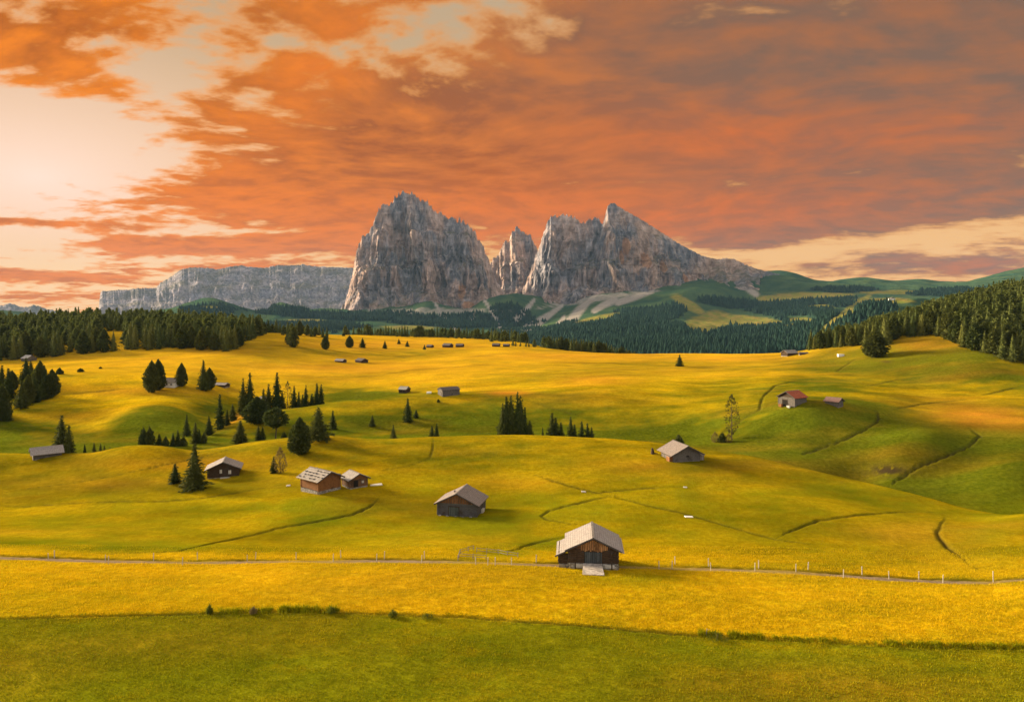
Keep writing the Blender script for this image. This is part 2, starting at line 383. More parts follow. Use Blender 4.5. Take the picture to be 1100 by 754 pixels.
ZG += .32*fbm(XX/26, YY/22, 3, 3)*sstep(60, 110, YY) + .9*fbm(XX/70+9, YY/60, 3, 4)*sstep(230, 330, YY)*(YY < 900) + .10*fbm(XX/7, YY/6, 3, 5)
ZG += 22*fbm(XX/300, YY/300, 4, 8)*sstep(800, 1100, YY)
VV = HY - F*ZG/YY
vis = VV <= np.minimum.accumulate(np.vstack([np.full((1, len(PX)), 9e9), VV[:-1]]), 0)+.3

def ground_z(px, Y):
    j = np.clip(np.searchsorted(PX, px)-1, 0, len(PX)-2); i = np.clip(np.searchsorted(YR, Y)-1, 0, len(YR)-2)
    a = (px-PX[j])/(PX[j+1]-PX[j]); b = (Y-YR[i])/(YR[i+1]-YR[i])
    return float((ZG[i, j]*(1-a)+ZG[i, j+1]*a)*(1-b)+(ZG[i+1, j]*(1-a)+ZG[i+1, j+1]*a)*b)
def gz(x, y): return ground_z(CX+F*x/y, y)
def hit(px, py, far_from=0):
    """nearest meadow point shown at px,py (beyond depth far_from) -> x, y, z"""
    j = int(np.clip(np.searchsorted(PX, px)-1, 0, len(PX)-2))
    a = (px-PX[j])/(PX[j+1]-PX[j]); z = ZG[:, j]*(1-a)+ZG[:, j+1]*a; v = HY-F*z/YR
    k = np.where((v <= py) & (YR > max(far_from, 20)))[0]
    Y = YR[k[0]] if len(k) else 500.
    if len(k) and k[0] > 0 and v[k[0]-1] > py: 
        i = k[0]; t = (v[i-1]-py)/(v[i-1]-v[i]+1e-9); Y = YR[i-1]+t*(YR[i]-YR[i-1])
    return ((px-CX)/F*Y, float(Y), ground_z(px, Y))

# --- ditches, brooks and paths: cut into the ground
soil = np.zeros_like(ZG); lush = np.zeros_like(ZG); track = np.zeros_like(ZG)
def cut(pts, width, depth, dark, far_from=0, bank=0.0, arr=None, wob=.5):
    P3 = []
    for (a, b), (c, d) in zip(pts[:-1], pts[1:]):
        n = max(2, int(math.hypot(c-a, d-b)/8))
        for i in range(n): P3.append(hit(a+(c-a)*i/n, b+(d-b)*i/n, far_from))
    P3.append(hit(*pts[-1], far_from))
    Q = np.array(P3)[:, :2]
    x0, y0 = Q.min(0)-width*4; x1, y1 = Q.max(0)+width*4
    ri = np.where((YR > y0) & (YR < y1))[0]; r0, r1 = ri[0], ri[-1]+1
    cj = np.where((XX[r0:r1] > x0).any(0) & (XX[r0:r1] < x1).any(0))[0]; c0, c1 = cj[0], cj[-1]+1
    X = XX[r0:r1, c0:c1]; Yv = YY[r0:r1, c0:c1]
    X2 = X+wob*width*vnoise(X/(width*3), Yv/(width*3), 77); Y2 = Yv+wob*width*vnoise(X/(width*3)+50, Yv/(width*3), 78)
    D = np.full(X.shape, 1e9)
    for (ax, ay), (bx, by) in zip(Q[:-1], Q[1:]):
        ex, ey = bx-ax, by-ay; L = ex*ex+ey*ey+1e-9
        # only the neighbourhood of this piece
        t = np.clip(((X2-ax)*ex+(Y2-ay)*ey)/L, 0, 1)
        D = np.minimum(D, np.hypot(X2-ax-t*ex, Y2-ay-t*ey))
    E = np.minimum(np.hypot(X-Q[0, 0], Yv-Q[0, 1]), np.hypot(X-Q[-1, 0], Yv-Q[-1, 1]))
    w_ = width*np.clip(1+.45*vnoise(X/9, Yv/9, 5), .4, 2)*(.35+.65*sstep(0, 9, E))
    fade = (.25+.75*sstep(0, 10, E))*np.clip(.85+.6*vnoise(X/14+3, Yv/14, 6), .3, 1.1)
    g = np.exp(-(D/(w_*.5))**2)
    g = g*fade; dark = dark*.82
    ZG[r0:r1, c0:c1] -= depth*g
    if bank: ZG[r0:r1, c0:c1] += bank*np.exp(-((D-w_*1.1)/(w_*.5))**2)
    tgt = soil if arr is None else arr
    tgt[r0:r1, c0:c1] = np.maximum(tgt[r0:r1, c0:c1], dark*g)
    lush[r0:r1, c0:c1] = np.maximum(lush[r0:r1, c0:c1], .35*np.exp(-(D/(w_*1.6))**2))
ditch_edge = [(-60, 666), (0, 665), (150, 661), (330, 657), (500, 663), (620, 672), (760, 684), (1000, 696), (1160, 697)]
cut(ditch_edge, .42, .20, .7, bank=.08)
road = [(-100, 597), (0, 598.5), (100, 602), (200, 604), (300, 603), (400, 602), (480, 603), (550, 605), (600, 606.5), (700, 609.5), (800, 612), (850, 614), (900, 617.5), (950, 621), (1000, 624), (1060, 625.5), (1090, 623), (1180, 620)]
cut(road, 2.0, .12, .95, arr=track, wob=.12)
cut([(a, b-2.2) for a, b in road], .6, .28, .8)
for pts, wd, dp, dk in (
    ([(115, 595), (190, 592), (225, 584), (270, 575), (300, 567), (340, 560), (378, 553), (398, 544), (408, 533)], .5, .45, .85),
    ([(622, 563), (613, 562), (588, 558), (581, 554), (591, 548), (610, 543), (640, 536), (662, 532)], .5, .45, .85),
    ([(574, 510), (610, 521), (640, 529), (684, 525), (735, 522)], .5, .4, .8),
    ([(646, 531), (673, 537), (697, 543), (735, 551), (765, 560), (817, 575), (833, 579), (876, 585)], .5, .4, .8),
    ([(833, 579), (850, 570), (879, 559), (923, 553), (964, 550), (1002, 550)], .45, .4, .75),
    ([(520, 594), (547, 592), (575, 583), (594, 579), (612, 575)], .6, .4, .7),
    ([(1016, 556), (1008, 570), (1010, 578), (1020, 588), (1035, 600), (1050, 612)], .75, .35, .8),
    ([(0, 530), (25, 525), (76, 519), (122, 511), (163, 502), (216, 491), (277, 474)], .35, .2, .55),
    ([(0, 543), (25, 544), (97, 539), (178, 538), (216, 535), (260, 528), (301, 521)], .5, .3, .6),
    ([(465, 470), (465, 483), (462, 492), (440, 500), (400, 507)], .4, .2, .45)):
    cut(pts, wd, dp, dk)
for pts, wd, dp, dk, ff in (
    ([(943, 440), (943, 452), (930, 461), (900, 475), (875, 484), (850, 491)], .7, .7, .8, 200),
    ([(1040, 459), (1053, 468), (1040, 480), (1010, 492), (985, 502), (970, 512), (955, 522)], .7, .7, .8, 175),
    ([(800, 449), (816, 440), (819, 427), (833, 414), (860, 408)], .7, .5, .6, 215),
    ([(768, 472), (780, 462), (795, 452), (815, 440)], .8, .6, .7, 200),
    ([(898, 407), (936, 414), (964, 408), (991, 404), (1012, 399)], .7, .4, .7, 240),
    ([(1054, 425), (1097, 415)], .7, .4, .7, 220), ([(958, 440), (991, 434), (1037, 429)], .7, .3, .6, 220),
    ([(897, 400), (920, 385), (930, 383)], .8, .4, .6, 240),
    ([(213, 476), (235, 460), (255, 448), (272, 442)], .9, .3, .5, 225),
    ([(60, 424), (100, 421), (140, 417)], 1.2, .6, .6, 270), ([(440, 385), (400, 380), (360, 372)], 1., .4, .4, 350),
    ([(300, 400), (340, 405), (400, 404), (440, 398), (520, 392), (600, 396)], 1., .4, .3, 320),
    ([(560, 428), (600, 440), (640, 452)], .8, .3, .3, 240), ([(720, 385), (780, 384), (840, 386)], 1.2, .4, .4, 420)):
    cut(pts, wd, dp, dk, far_from=ff)
VV = HY - F*ZG/YY
# hollow with bare earth where the brooks meet, ledge of dug earth below the forest
soil = np.maximum(soil, .9*G(953, 505, 22, 6, 0, (170, 230))*(vnoise(XX/2, YY/2, 9) > -.25))
soil = np.maximum(soil, .8*G(952, 388.5, 6, 1.2, 0, (250, 420)))
# --- mown / unmown / moorland colour of the fields: green and rust weights, slope shade painted into the green
green = np.zeros_like(ZG); rust = np.zeros_like(ZG)
edge = np.interp(PX, [p[0] for p in ditch_edge], [p[1] for p in ditch_edge])
green += .78*sstep(-1, 2, VV-edge[None, :])
beyond = YY > rY[None, :]+2.5
hY, hZ = f2(H2); wY, wZ = f2(Wp); q1 = np.clip((YY-rY[None])/(hY-rY)[None], 0, 1); q2 = np.clip((YY-hY[None])/(wY-hY)[None], 0, 1)
def tab(*p): a = np.array(p, float); return np.interp(PX, a[:, 0], a[:, 1])[None]
g0 = tab((0, 1), (100, .95), (150, 1), (215, 1), (240, .7), (330, .8), (430, .85), (650, .95), (800, .95), (850, 1), (1100, 1))
g1 = tab((0, .75), (60, .6), (100, .3), (140, .8), (200, .95), (228, .8), (250, .45), (330, .4), (430, .4), (560, .45), (650, .4), (760, .45), (810, .6), (850, .95), (1100, .95))
g2 = tab((0, .25), (100, .05), (200, .1), (260, .4), (330, .85), (430, .85), (470, .35), (560, .15), (700, .2), (800, .5), (900, .7), (960, .4), (1100, .3))
green += beyond*((q1 < 1)*(g0*(1-sstep(.45, 1, q1))+g1*sstep(.45, 1, q1)) + (q1 >= 1)*(g1*(1-sstep(0, .3, q2))+g2*sstep(0, .3, q2))*(1-sstep(.6, 1.0, q2)))  # extra green also stands in for shade on slopes behind the ridge
def gr(amp, *a, **k):
    global green; green = np.maximum(green, amp*G(*a, **k))
def ru(amp, *a, **k):
    global rust; rust = np.maximum(rust, amp*G(*a, **k))
for a in ((.45, 60, 583, 120, 5), (.5, 150, 590, 150, 5), (.5, 345, 540, 40, 8), (.55, 385, 548, 60, 9, 12), (.55, 515, 563, 45, 9), (.45, 610, 585, 60, 12), (.5, 545, 595, 50, 6),
          (.6, 690, 622, 60, 8), (.5, 745, 500, 40, 8), (.2, 740, 525, 16, 20), (.45, 860, 605, 200, 9), (.3, 850, 625, 150, 6), (.4, 460, 545, 120, 9),
          (.3, 230, 522, 80, 6), (.3, 1060, 575, 60, 14), (.45, 1080, 600, 60, 14), (.5, 330, 545, 60, 5)): gr(*a)
for a in ((.95, 860, 455, 85, 22), (.95, 965, 480, 80, 32), (1., 1090, 510, 110, 45), (.7, 640, 455, 160, 14), (.65, 700, 463, 120, 9), (.6, 480, 450, 130, 22), (.6, 330, 455, 80, 16),
          (.8, 60, 468, 110, 10), (.85, 180, 455, 70, 14), (.8, 235, 440, 45, 12), (.55, 10, 430, 60, 9), (.5, 30, 440, 80, 4), (.8, 385, 425, 60, 8), (.3, 700, 445, 160, 16),
          (.85, 1000, 380, 110, 15), (.75, 900, 392, 90, 10), (.6, 900, 415, 60, 6), (.7, 1060, 400, 90, 14), (.7, 870, 410, 50, 6), (.5, 720, 395, 120, 8), (.45, 450, 378, 60, 6), (.45, 310, 376, 60, 10), (.5, 600, 372, 40, 5),
          (.5, 820, 420, 60, 12), (.4, 560, 405, 60, 5), (.45, 990, 450, 60, 8), (.5, 800, 470, 60, 10), (.4, 60, 404, 60, 3)): gr(*a, Y=(200, 900))
for a in ((.8, 545, 422, 26, 3), (.55, 640, 408, 45, 5), (.75, 1060, 448, 70, 14, -5), (.4, 230, 376, 60, 4), (.55, 620, 383, 110, 4), (.45, 380, 395, 120, 5), (.5, 400, 370, 80, 5),
          (.45, 150, 420, 90, 5), (.7, 255, 448, 22, 5, 30), (.4, 780, 385, 90, 3), (.4, 990, 370, 40, 8), (.45, 470, 372, 60, 3)): ru(*a, Y=(200, 900))
for a in ((.35, 690, 500, 60, 8), (.3, 960, 570, 60, 12), (.35, 200, 498, 120, 10), (.3, 120, 520, 120, 10), (.3, 790, 500, 60, 8), (.25, 560, 520, 60, 8)): ru(*a)
# --- worn or damp streaks from noise, following the slope of the land
n1 = fbm(XX/55, YY/30, 4, 21); n2 = fbm(XX/14, YY/7, 4, 22)
green = green + .10*(1-beyond) + .36*sstep(104, 112, YY)*(1-beyond) + .12*beyond + .22*beyond*sstep(820, 900, PP)
green = np.clip(green + .06 + .55*n1 + .30*n2 + .12*(YY < 80)*fbm(XX/7, YY/2.2, 3, 26) + .16*fbm(XX/5, YY/3, 3, 25), 0, 1)
dome = beyond*np.clip(G(865, 462, 70, 20)+G(965, 482, 75, 26)+G(1090, 515, 100, 40)+G(180, 456, 60, 13)+.8*G(60, 472, 90, 10), 0, 1)  # deep green painted in place of shade on dome fronts and left slopes
green = np.maximum(green, .95*dome)
rust = np.clip(rust*(1+.5*n2) + .5*np.clip(fbm(XX/60, YY/20, 4, 23)-.05, 0, 1), 0, 1)
soil = np.clip(soil*(1+.6*n2), 0, 1); track = np.clip(track*(1+.3*n2), 0, 1)

m, t = mat('meadow')
pos = t.geo('Position')
g_, r_, s_, l_, k_ = (t.attr(n) for n in ('green', 'rust', 'soil', 'lush', 'track'))
x_, y_, z_ = t.xyz(pos)
nA = t.noise(t.vscale(pos, (.10, .22, .22)), 1.0, 5, .6)
nB = t.noise(t.vscale(pos, (1.0, 1.0, 1.0)), .9, 5, .65)
nC = t.noise(t.vscale(pos, (1.0, 1.7, 1.0)), 4.5, 4, .7)
gold = t.mix(((nA-.5)*3+.5).clip(), (.60, .355, .003), (.47, .33, .005))
gold = t.mix(((nB-.52)*4+.3).clip(), gold, (.70, .46, .008))
grn = t.mix(((nA-.5)*3+.5).clip(), (.155, .175, .004), (.24, .225, .005))
vivid = t.mix(((nB-.5)*3+.5).clip(), (.052, .082, .005), (.100, .120, .008))
grn = t.mix(y_.step(140, 180)*.75, grn, vivid)  # far green darkened to carry the shade of hill faces towards the viewer
c = t.mix(((g_+(nB-.5)*.5+(nA-.5)*.5)*1.15).clip(), gold, grn)
c = t.mix((r_+(nB-.5)*.5*r_).clip(), c, (.50, .20, .018))
# broad bands where the hay was cut at different times
c = t.cscale(c, ((t.noise(t.vscale(pos, (.035, .06, .0)), 1.0, 4, .6)-.5)*1.5+1.0).max(.6))
c = t.mix((l_+(nC-.5)*.6*l_).clip(), c, (.11, .12, .008))
c = t.cscale(c, (nC-.5)*1.35+.94)
c = t.cscale(c, ((nB-.5)*.9+.98))
c = t.mix((s_*1.1+(nC-.5)*.8*s_).clip(), c, t.mix(nB, (.030, .022, .010), (.085, .060, .024)))
c = t.mix((k_*1.5+(nC-.5)*.5*k_-.2).clip(), c, t.mix(nB, (.17, .12, .07), (.32, .24, .17)))
h = nC*.6 + nB*.8
c = t.cscale(c, 1.0-(y_.step(101, 112)*(1.0-y_.step(182, 200)))*.17)      # the meadow of the middle hill is duller
c = t.mix(y_.step(290, 380)*(1.0-g_*.8).clip()*.4, c, (.66, .34, .022))      # riper, redder grass on the far plateau
t.out(c, .95, t.bump(h, .35, .9), spec=0)
vv = np.stack([XX.ravel(), YY.ravel(), ZG.ravel()], 1)
me = fast_mesh('ground', vv, grid_faces(len(YR), len(PX)), m, True, dict(green=green.ravel(), rust=rust.ravel(), soil=soil.ravel(), lush=lush.ravel(), track=track.ravel()))
ground = link(bpy.data.objects.new('ground', me)); tag(ground, 'rolling alpine meadow of golden and green grass crossed by thin ditches', 'ground', kind='structure')
# ------------------------------------------------------------------ far hills below the rock massif
FP = np.concatenate([np.arange(-900, -60, 14), np.arange(-60, 1162, 2.0), np.arange(1172, 2000, 14)])
FYR = rows(1000, 9600, lambda Y: 11 if Y < 5300 else 60)
def ff(pts): return feat(pts, FP)
L0 = [(-900, 505, 1000), (2000, 505, 1000)]
L1 = [(-900, 425, 1500), (0, 420, 1500), (560, 412, 1500), (620, 392, 1500), (760, 388, 1500), (860, 386, 1500), (880, 372, 1500), (930, 352, 1500), (985, 349, 1500), (1100, 352, 1500), (2000, 350, 1500)]
L2 = [(-900, 385, 2300), (0, 380, 2300), (380, 372, 2300), (560, 375, 2250), (620, 366, 2250), (700, 362, 2250), (800, 362, 2250), (860, 352, 2100), (900, 338, 2000), (930, 328, 1950), (958, 323, 1950), (985, 324, 1950), (1010, 330, 1950), (1100, 335, 2000), (2000, 330, 2100)]
L3 = [(-900, 365, 3000), (0, 358, 3000), (380, 357, 3000), (560, 362, 3000), (620, 350, 3000), (700, 345, 3000), (800, 347, 3000), (860, 340, 3000), (900, 334, 3000), (960, 333, 3000), (1100, 318, 3000), (2000, 300, 3000)]
L4 = [(-900, 350, 3700), (0, 343, 3700), (60, 346, 3700), (140, 347, 3700), (180, 345, 3700), (225, 341, 3700), (300, 345, 3700), (380, 344, 3700), (450, 347, 3700), (520, 350, 3700), (560, 354, 3700), (600, 344, 3700), (650, 334, 3700), (700, 328, 3700), (730, 322, 3700), (800, 334, 3700), (850, 328, 3700), (900, 322, 3700), (1000, 316, 3700), (1060, 308, 3700), (1100, 302, 3700), (2000, 280, 3700)]
L5 = [(-900, 336, 4250), (0, 334, 4250), (60, 342, 4250), (120, 342, 4250), (180, 332, 4250), (205, 325, 4250), (225, 321.5, 4250), (245, 326, 4250), (268, 334, 4250), (285, 336, 4250), (302, 325, 4250), (330, 333, 4250), (355, 331, 4250), (380, 331, 4250), (430, 338, 4250), (480, 336, 4250), (540, 333, 4250), (600, 334, 4250), (650, 322, 4250), (700, 317, 4250), (760, 309, 4250), (800, 316, 4250), (850, 311, 4250), (900, 309, 4250), (1000, 309, 4250), (1060, 302, 4250), (1100, 297, 4250), (2000, 270, 4250)]
L5 = [(-900, 336, 4120), (0, 334, 4120), (60, 342, 4120), (120, 342, 4120), (180, 332, 4120), (205, 325, 4120), (225, 321.5, 4120), (245, 326, 4120), (268, 334, 4120), (285, 336, 4120), (302, 325, 4120), (330, 333, 4120), (355, 331, 4120), (380, 332, 4120), (430, 331, 4120), (458, 325, 4120), (480, 329, 4120), (500, 332, 4120), (520, 322, 4120), (545, 318, 4120), (570, 325, 4120), (600, 331, 4120), (640, 321, 4120), (700, 314, 4120), (760, 308, 4120), (800, 314, 4120), (850, 311, 4120), (900, 309, 4120), (1000, 309, 4120), (1060, 302, 4120), (1100, 297, 4120), (2000, 270, 4120)]
L6 = [(-900, 330, 4850), (0, 338, 4850), (120, 352, 4850), (225, 345, 4850), (380, 340, 4850), (520, 320, 4850), (640, 310, 4850), (740, 300, 4850), (800, 295, 4850), (835, 291, 4850), (850, 293, 4850), (872, 300, 4850), (886, 303, 4850), (905, 300, 4850), (928, 298.5, 4850), (960, 302, 4850), (985, 300.5, 4850), (1015, 303.5, 4850), (1036, 304, 4850), (1050, 301, 4850), (1075, 294, 4850), (1100, 288, 4850), (1160, 280, 4850), (2000, 260, 4850)]
L7 = [(-900, 352, 6400), (2000, 352, 6400)]
L8 = [(-900, 356, 9600), (2000, 356, 9600)]
A = [ff(p) for p in (L0, L1, L2, L3, L4, L5, L6, L7, L8)]
HZ = col_pchip(np.array([a[0] for a in A]), np.array([a[1] for a in A]), FYR)
HYY, HPP = np.meshgrid(FYR, FP, indexing='ij'); HXX = (HPP-CX)/F*HYY
amp = sstep(1100, 1700, HYY)*(1-.75*np.exp(-((HYY-4850)/260)**2))
HZ += amp*(26*(ridged(HXX/620, HYY/520, 5, 41)-.5) + 10*fbm(HXX/150, HYY/150, 4, 42))
HZ -= 28*np.exp(-((HPP-905)/16)**2)*np.exp(-((HYY-2700)/400)**2)
HV = HY-F*HZ/HYY
def HG(px, py, rx, ry, rot=0, Y=(0, 1e9)):
    c, s = math.cos(R(rot)), math.sin(R(rot)); a = HPP-px; b = -(HV-py)
    return np.exp(-(((a*c+b*s)/rx)**2+((b*c-a*s)/ry)**2))*((HYY > Y[0]) & (HYY < Y[1]))
wood = np.zeros_like(HZ); mead = np.zeros_like(HZ); scree = np.zeros_like(HZ)
nz = fbm(HXX/230, HYY/170, 4, 51); nz2 = fbm(HXX/60, HYY/60, 4, 52)
def wd(a, *k, **q):
    global wood; wood = np.maximum(wood, a*HG(*k, **q))
def md(a, *k, **q):
    global mead; mead = np.maximum(mead, a*HG(*k, **q))
for k in ((1.4, 720, 366, 190, 17), (1.4, 830, 360, 90, 16), (1.2, 690, 342, 60, 10, 12), (1.3, 620, 352, 60, 8, 15), (1.2, 850, 334, 50, 6), (1.1, 790, 326, 50, 6, -5), (1.2, 900, 345, 45, 8, 30), (1.2, 950, 333, 20, 4), (1.0, 1030, 315, 70, 5),
          (1.1, 905, 312, 40, 3), (1., 480, 347, 60, 5), (1., 330, 352, 70, 6), (.9, 150, 348, 60, 4), (1.0, 420, 340, 40, 4), (1.1, 700, 376, 200, 9), (1.1, 1000, 345, 200, 8), (.9, 560, 340, 20, 12), (1.2, 400, 340, 60, 5), (1.25, 500, 345, 80, 8), (1.1, 545, 332, 20, 8), (1.1, 225, 335, 36, 8), (1.1, 305, 335, 30, 6), (1.0, 350, 340, 50, 5), (1.1, 880, 325, 60, 6)): wd(*k)
wood = np.clip((wood+.35*nz+.18*nz2-.42)*5, 0, 1)
for k in ((1.3, 762, 347, 26, 12, 8), (1.25, 800, 345, 50, 6, -5), (1.1, 740, 328, 22, 6, -30), (1.0, 860, 345, 20, 5, 0), (1.15, 640, 343, 30, 4, 12), (1.3, 905, 340, 40, 5, 38), (1.2, 950, 323, 36, 3), (1., 840, 320, 30, 5), (.8, 880, 330, 20, 4), (.9, 870, 318, 60, 5), (.8, 960, 314, 50, 3), (.9, 440, 352, 40, 3), (.9, 330, 344, 26, 2), (.8, 225, 330, 16, 2)): md(*k)
mead = np.clip((mead+.3*nz+.15*nz2-.35)*4, 0, 1)
wood *= 1-mead*.95
def streak(pts, w0, w1, a=1):
    """a scree chute running down the hill, as frame points from top to bottom"""
    global scree
    p = np.array(pts, float)
    for i in range(len(p)-1):
        (ax, ay), (bx, by) = p[i], p[i+1]; ex, ey = bx-ax, by-ay; L = ex*ex+ey*ey
        q = ((HPP-ax)*ex+(HV-ay)*ey)/L; tt = np.clip(q, 0, 1)
        d = np.hypot(HPP-ax-tt*ex, HV-ay-tt*ey)+ .8*nz2
        f0 = (i+tt)/(len(p)-1); ww = w0+(w1-w0)*f0
        scree = np.maximum(scree, a*np.clip(1.3-(d/ww)**2, 0, 1)*(HYY > 2900))
for k in (([(459, 314), (468, 326), (474, 338), (484, 348), (492, 354)], 1.2, 3), ([(515, 315), (524, 328), (531, 340), (537, 350), (541, 356)], 1.5, 3.2), ([(604, 328), (592, 337), (580, 345), (566, 354)], 2, 6),
          ([(641, 316), (630, 326), (622, 334), (612, 346)], 3, 6), ([(660, 322), (648, 328), (638, 334)], 5, 3), ([(700, 312), (680, 320), (664, 325)], 4, 4), ([(790, 300), (800, 308), (812, 316)], 2, 4), ([(425, 318), (410, 326), (398, 331)], 2, 4),
          ([(574, 322), (566, 332), (556, 342)], 2, 4), ([(505, 332), (508, 342)], 1.5, 3), ([(606, 340), (600, 350)], 2, 4)): streak(*k)
scree = np.maximum(scree, np.clip((HG(640, 321, 75, 5, 8, (3600, 5000))*.95+.5*nz2-.45)*4, 0, 1)*.8)
scree = np.maximum(scree, np.clip((HG(470, 334, 100, 5, 0, (3800, 5000))+.5*nz2-.6)*4, 0, 1)*.7)
m, t = mat('hill_slopes')
pos = t.geo('Position')
wo_, me_, sc_ = (t.attr(n) for n in ('wood', 'mead', 'scree'))
n1 = t.noise(t.vscale(pos, (.01, .01, .01)), .8, 7, .65); n2 = t.noise(pos, .035, 6, .7)
base = t.mix(((n1-.5)*4+.5).clip(), (.032, .080, .052), (.075, .125, .056))
c = t.mix(me_, base, t.mix(((n2-.5)*4+.5).clip(), (.16, .20, .035), (.30, .22, .06)))
c = t.mix(wo_, c, t.mix(n2, (.010, .030, .026), (.022, .050, .038)))
c = t.mix((sc_+(n2-.5)*sc_).clip(), c, t.mix(n2, (.27, .24, .215), (.46, .41, .365)))
t.out(c, .95, t.bump(n2*1.0+n1*2, 22, .8), spec=0)
me = fast_mesh('hills', np.stack([HXX.ravel(), HYY.ravel(), HZ.ravel()], 1), grid_faces(len(FYR), len(FP)), m, True, dict(wood=wood.ravel(), mead=mead.ravel(), scree=scree.ravel()))
tag(link(bpy.data.objects.new('hills', me)), 'wooded hills with bright clearings at the foot of the rock peaks', 'hills', kind='structure')

# ------------------------------------------------------------------ rock
def rock_mat(name, cold, warm, pale, spots=()):
    cold, warm, pale = [tuple(v*(2.25 if spots else 1.6)*k for v, k in zip(c, (1.05, 1.0, 1.0))) for c in (cold, warm, pale)]
    m, t = mat(name)
    pos = t.geo('Position'); x, y, z = t.xyz(pos)
    nrm = t.xyz(t.geo('Normal'))[2]
    na = t.noise(t.vscale(pos, (.0065, .0065, .0022)), 1, 7, .6)
    nb = t.noise(t.vscale(pos, (.032, .032, .010)), 1, 6, .62)
    nc = t.noise(t.vscale(pos, (.006, .006, .03)), 1, 6, .65)
    nd = t.noise(pos, .004, 4, .6)
    c = t.mix(((na-.5)*6.5+.5).clip(), cold, warm)
    c = t.mix(((nb-.5)*4+.25).clip()*.45, c, pale)
    c = t.cscale(c, ((nb-.5)*2.3+1.0).max(.4))
    c = t.cscale(c, (nc-.5)*1.4+1.0)
    for (px, py, Yd, rx, rz) in spots:                      # fresh orange rockfall scars
        q = t.vadd(pos, (-(px-CX)/F*Yd, -Yd, -(HY-py)/F*Yd)); qx, qy, qz = t.xyz(q)
        d = (qx*(1/rx))*(qx*(1/rx)) + (qz*(1/rz))*(qz*(1/rz))
        f = ((d*-1).exp()*1.5 + (nb-.5)*1.6 - .45).step(.1, .5)
        c = t.mix(f*.9, c, (.66, .35, .20))
    ledge = (nrm.step(.50, .80)*((nd-.40)*5).clip())
    c = t.mix((ledge*.7).clip(), c, t.mix(nb, (.10, .12, .05), (.26, .22, .17)))
    t.out(c, .95, t.bump(nb*1.6+na*.9+nc*.6, 48, 1.0), spec=0)
    return m
def massif(name, label, crest, base, Yc, D, mat_, jag=6, amp=1.0, seed=0, gam=.75, step=.9, nrow=150, back=500, lean=0.0, fl=1.0):
    """a rock wall: crest line and foot line in frame points, crest depth Yc, wall run D towards the viewer"""
    p0, p1 = crest[0][0], crest[-1][0]
    px = np.arange(p0, p1+step, step)
    ca = np.array(crest, float); ba = np.array(base, float)
    zc = (HY-np.interp(px, ca[:, 0], ca[:, 1]))/F; zb = (HY-np.interp(px, ba[:, 0], ba[:, 1]))/F
    x = (px-CX)/F*Yc
    zc = zc*Yc; zb = zb*(Yc-D)
    up = sstep(0, 120, zc-zb)
    zc = zc + jag*up*(ridged(x/26, x*0+seed, 3, seed+1)-.55)*2 + jag*.6*up*vnoise(x/9, x*0+3.3, seed+2)
    zc = np.maximum(zc, zb+2)
    s = np.linspace(0, 1, nrow)[:, None]
    X = np.repeat(x[None, :], nrow, 0); Zr = zb[None]+(zc-zb)[None]*s
    run = D*(1-s**gam)
    wx = X + 50*fbm(X/170, Zr/220, 3, seed+3) + lean*(Zr-zb[None])
    B = 150*(ridged(wx/300, Zr/900+seed, 2, seed+4)-.5) + 95*(ridged(wx/125, Zr/520+seed, 3, seed+5)-.5) + 72*(ridged(wx/52, Zr/230, 3, seed+6)-.5) + 30*(ridged(wx/21, Zr/80, 3, seed+7)-.5)
    B += 16*fbm(X/60, Zr/22, 4, seed+8) + 9*fbm(X/16, Zr/14, 3, seed+9)
    env = (np.sin(np.pi*np.clip(s, 0, 1)**.7)*.75+.25*(1-s))*amp*up[None]*fl
    B = B*1.3
    Y = Yc-run-B*env
    # keep every point of the wall on its own line of height, but let ledges step
    Zq = Zr + (zc-zb)[None]*.035*np.sin(Zr/33+3*fbm(X/200, Zr/200, 3, seed+10))*s*(1-s)*4
    xs = X*(1-run/Yc)
    V1 = np.stack([xs, Y, Zq], 2)
    nb = 24; q = np.linspace(0, 1, nb+1)[1:, None]
    Xb = np.repeat(x[None], nb, 0); Zb = zc[None]+(zb[None]-120-zc[None])*q**1.1; Yb = Yc+back*q + 40*fbm(Xb/120, Zb/120, 3, seed+11)*q
    V = np.concatenate([V1, np.stack([Xb, Yb, Zb], 2)], 0)
    skirt = V[:1].copy(); skirt[:, :, 2] -= 160; skirt[:, :, 1] -= 60; skirt[:, :, 0] *= .985; V = np.concatenate([skirt, V], 0)
    me = fast_mesh(name, V.reshape(-1, 3), grid_faces(V.shape[0], V.shape[1]), mat_, True)
    return tag(link(bpy.data.objects.new(name, me)), label, 'mountain', kind='structure')
rock = rock_mat('dolomite_rock', (.108, .112, .130), (.255, .185, .155), (.27, .24, .235), [(497, 314, 4300, 26, 60), (503, 328, 4200, 40, 26)])
rock2 = rock_mat('dolomite_rock_with_scars', (.10, .108, .13), (.25, .18, .145), (.26, .23, .215), [(674, 264, 4420, 26, 75), (693, 281, 4420, 34, 60), (712, 286, 4420, 30, 45), (669, 276, 4420, 20, 60), (735, 300, 4420, 26, 40)])
rock3 = rock_mat('distant_limestone', (.20, .20, .235), (.29, .265, .28), (.36, .33, .335))
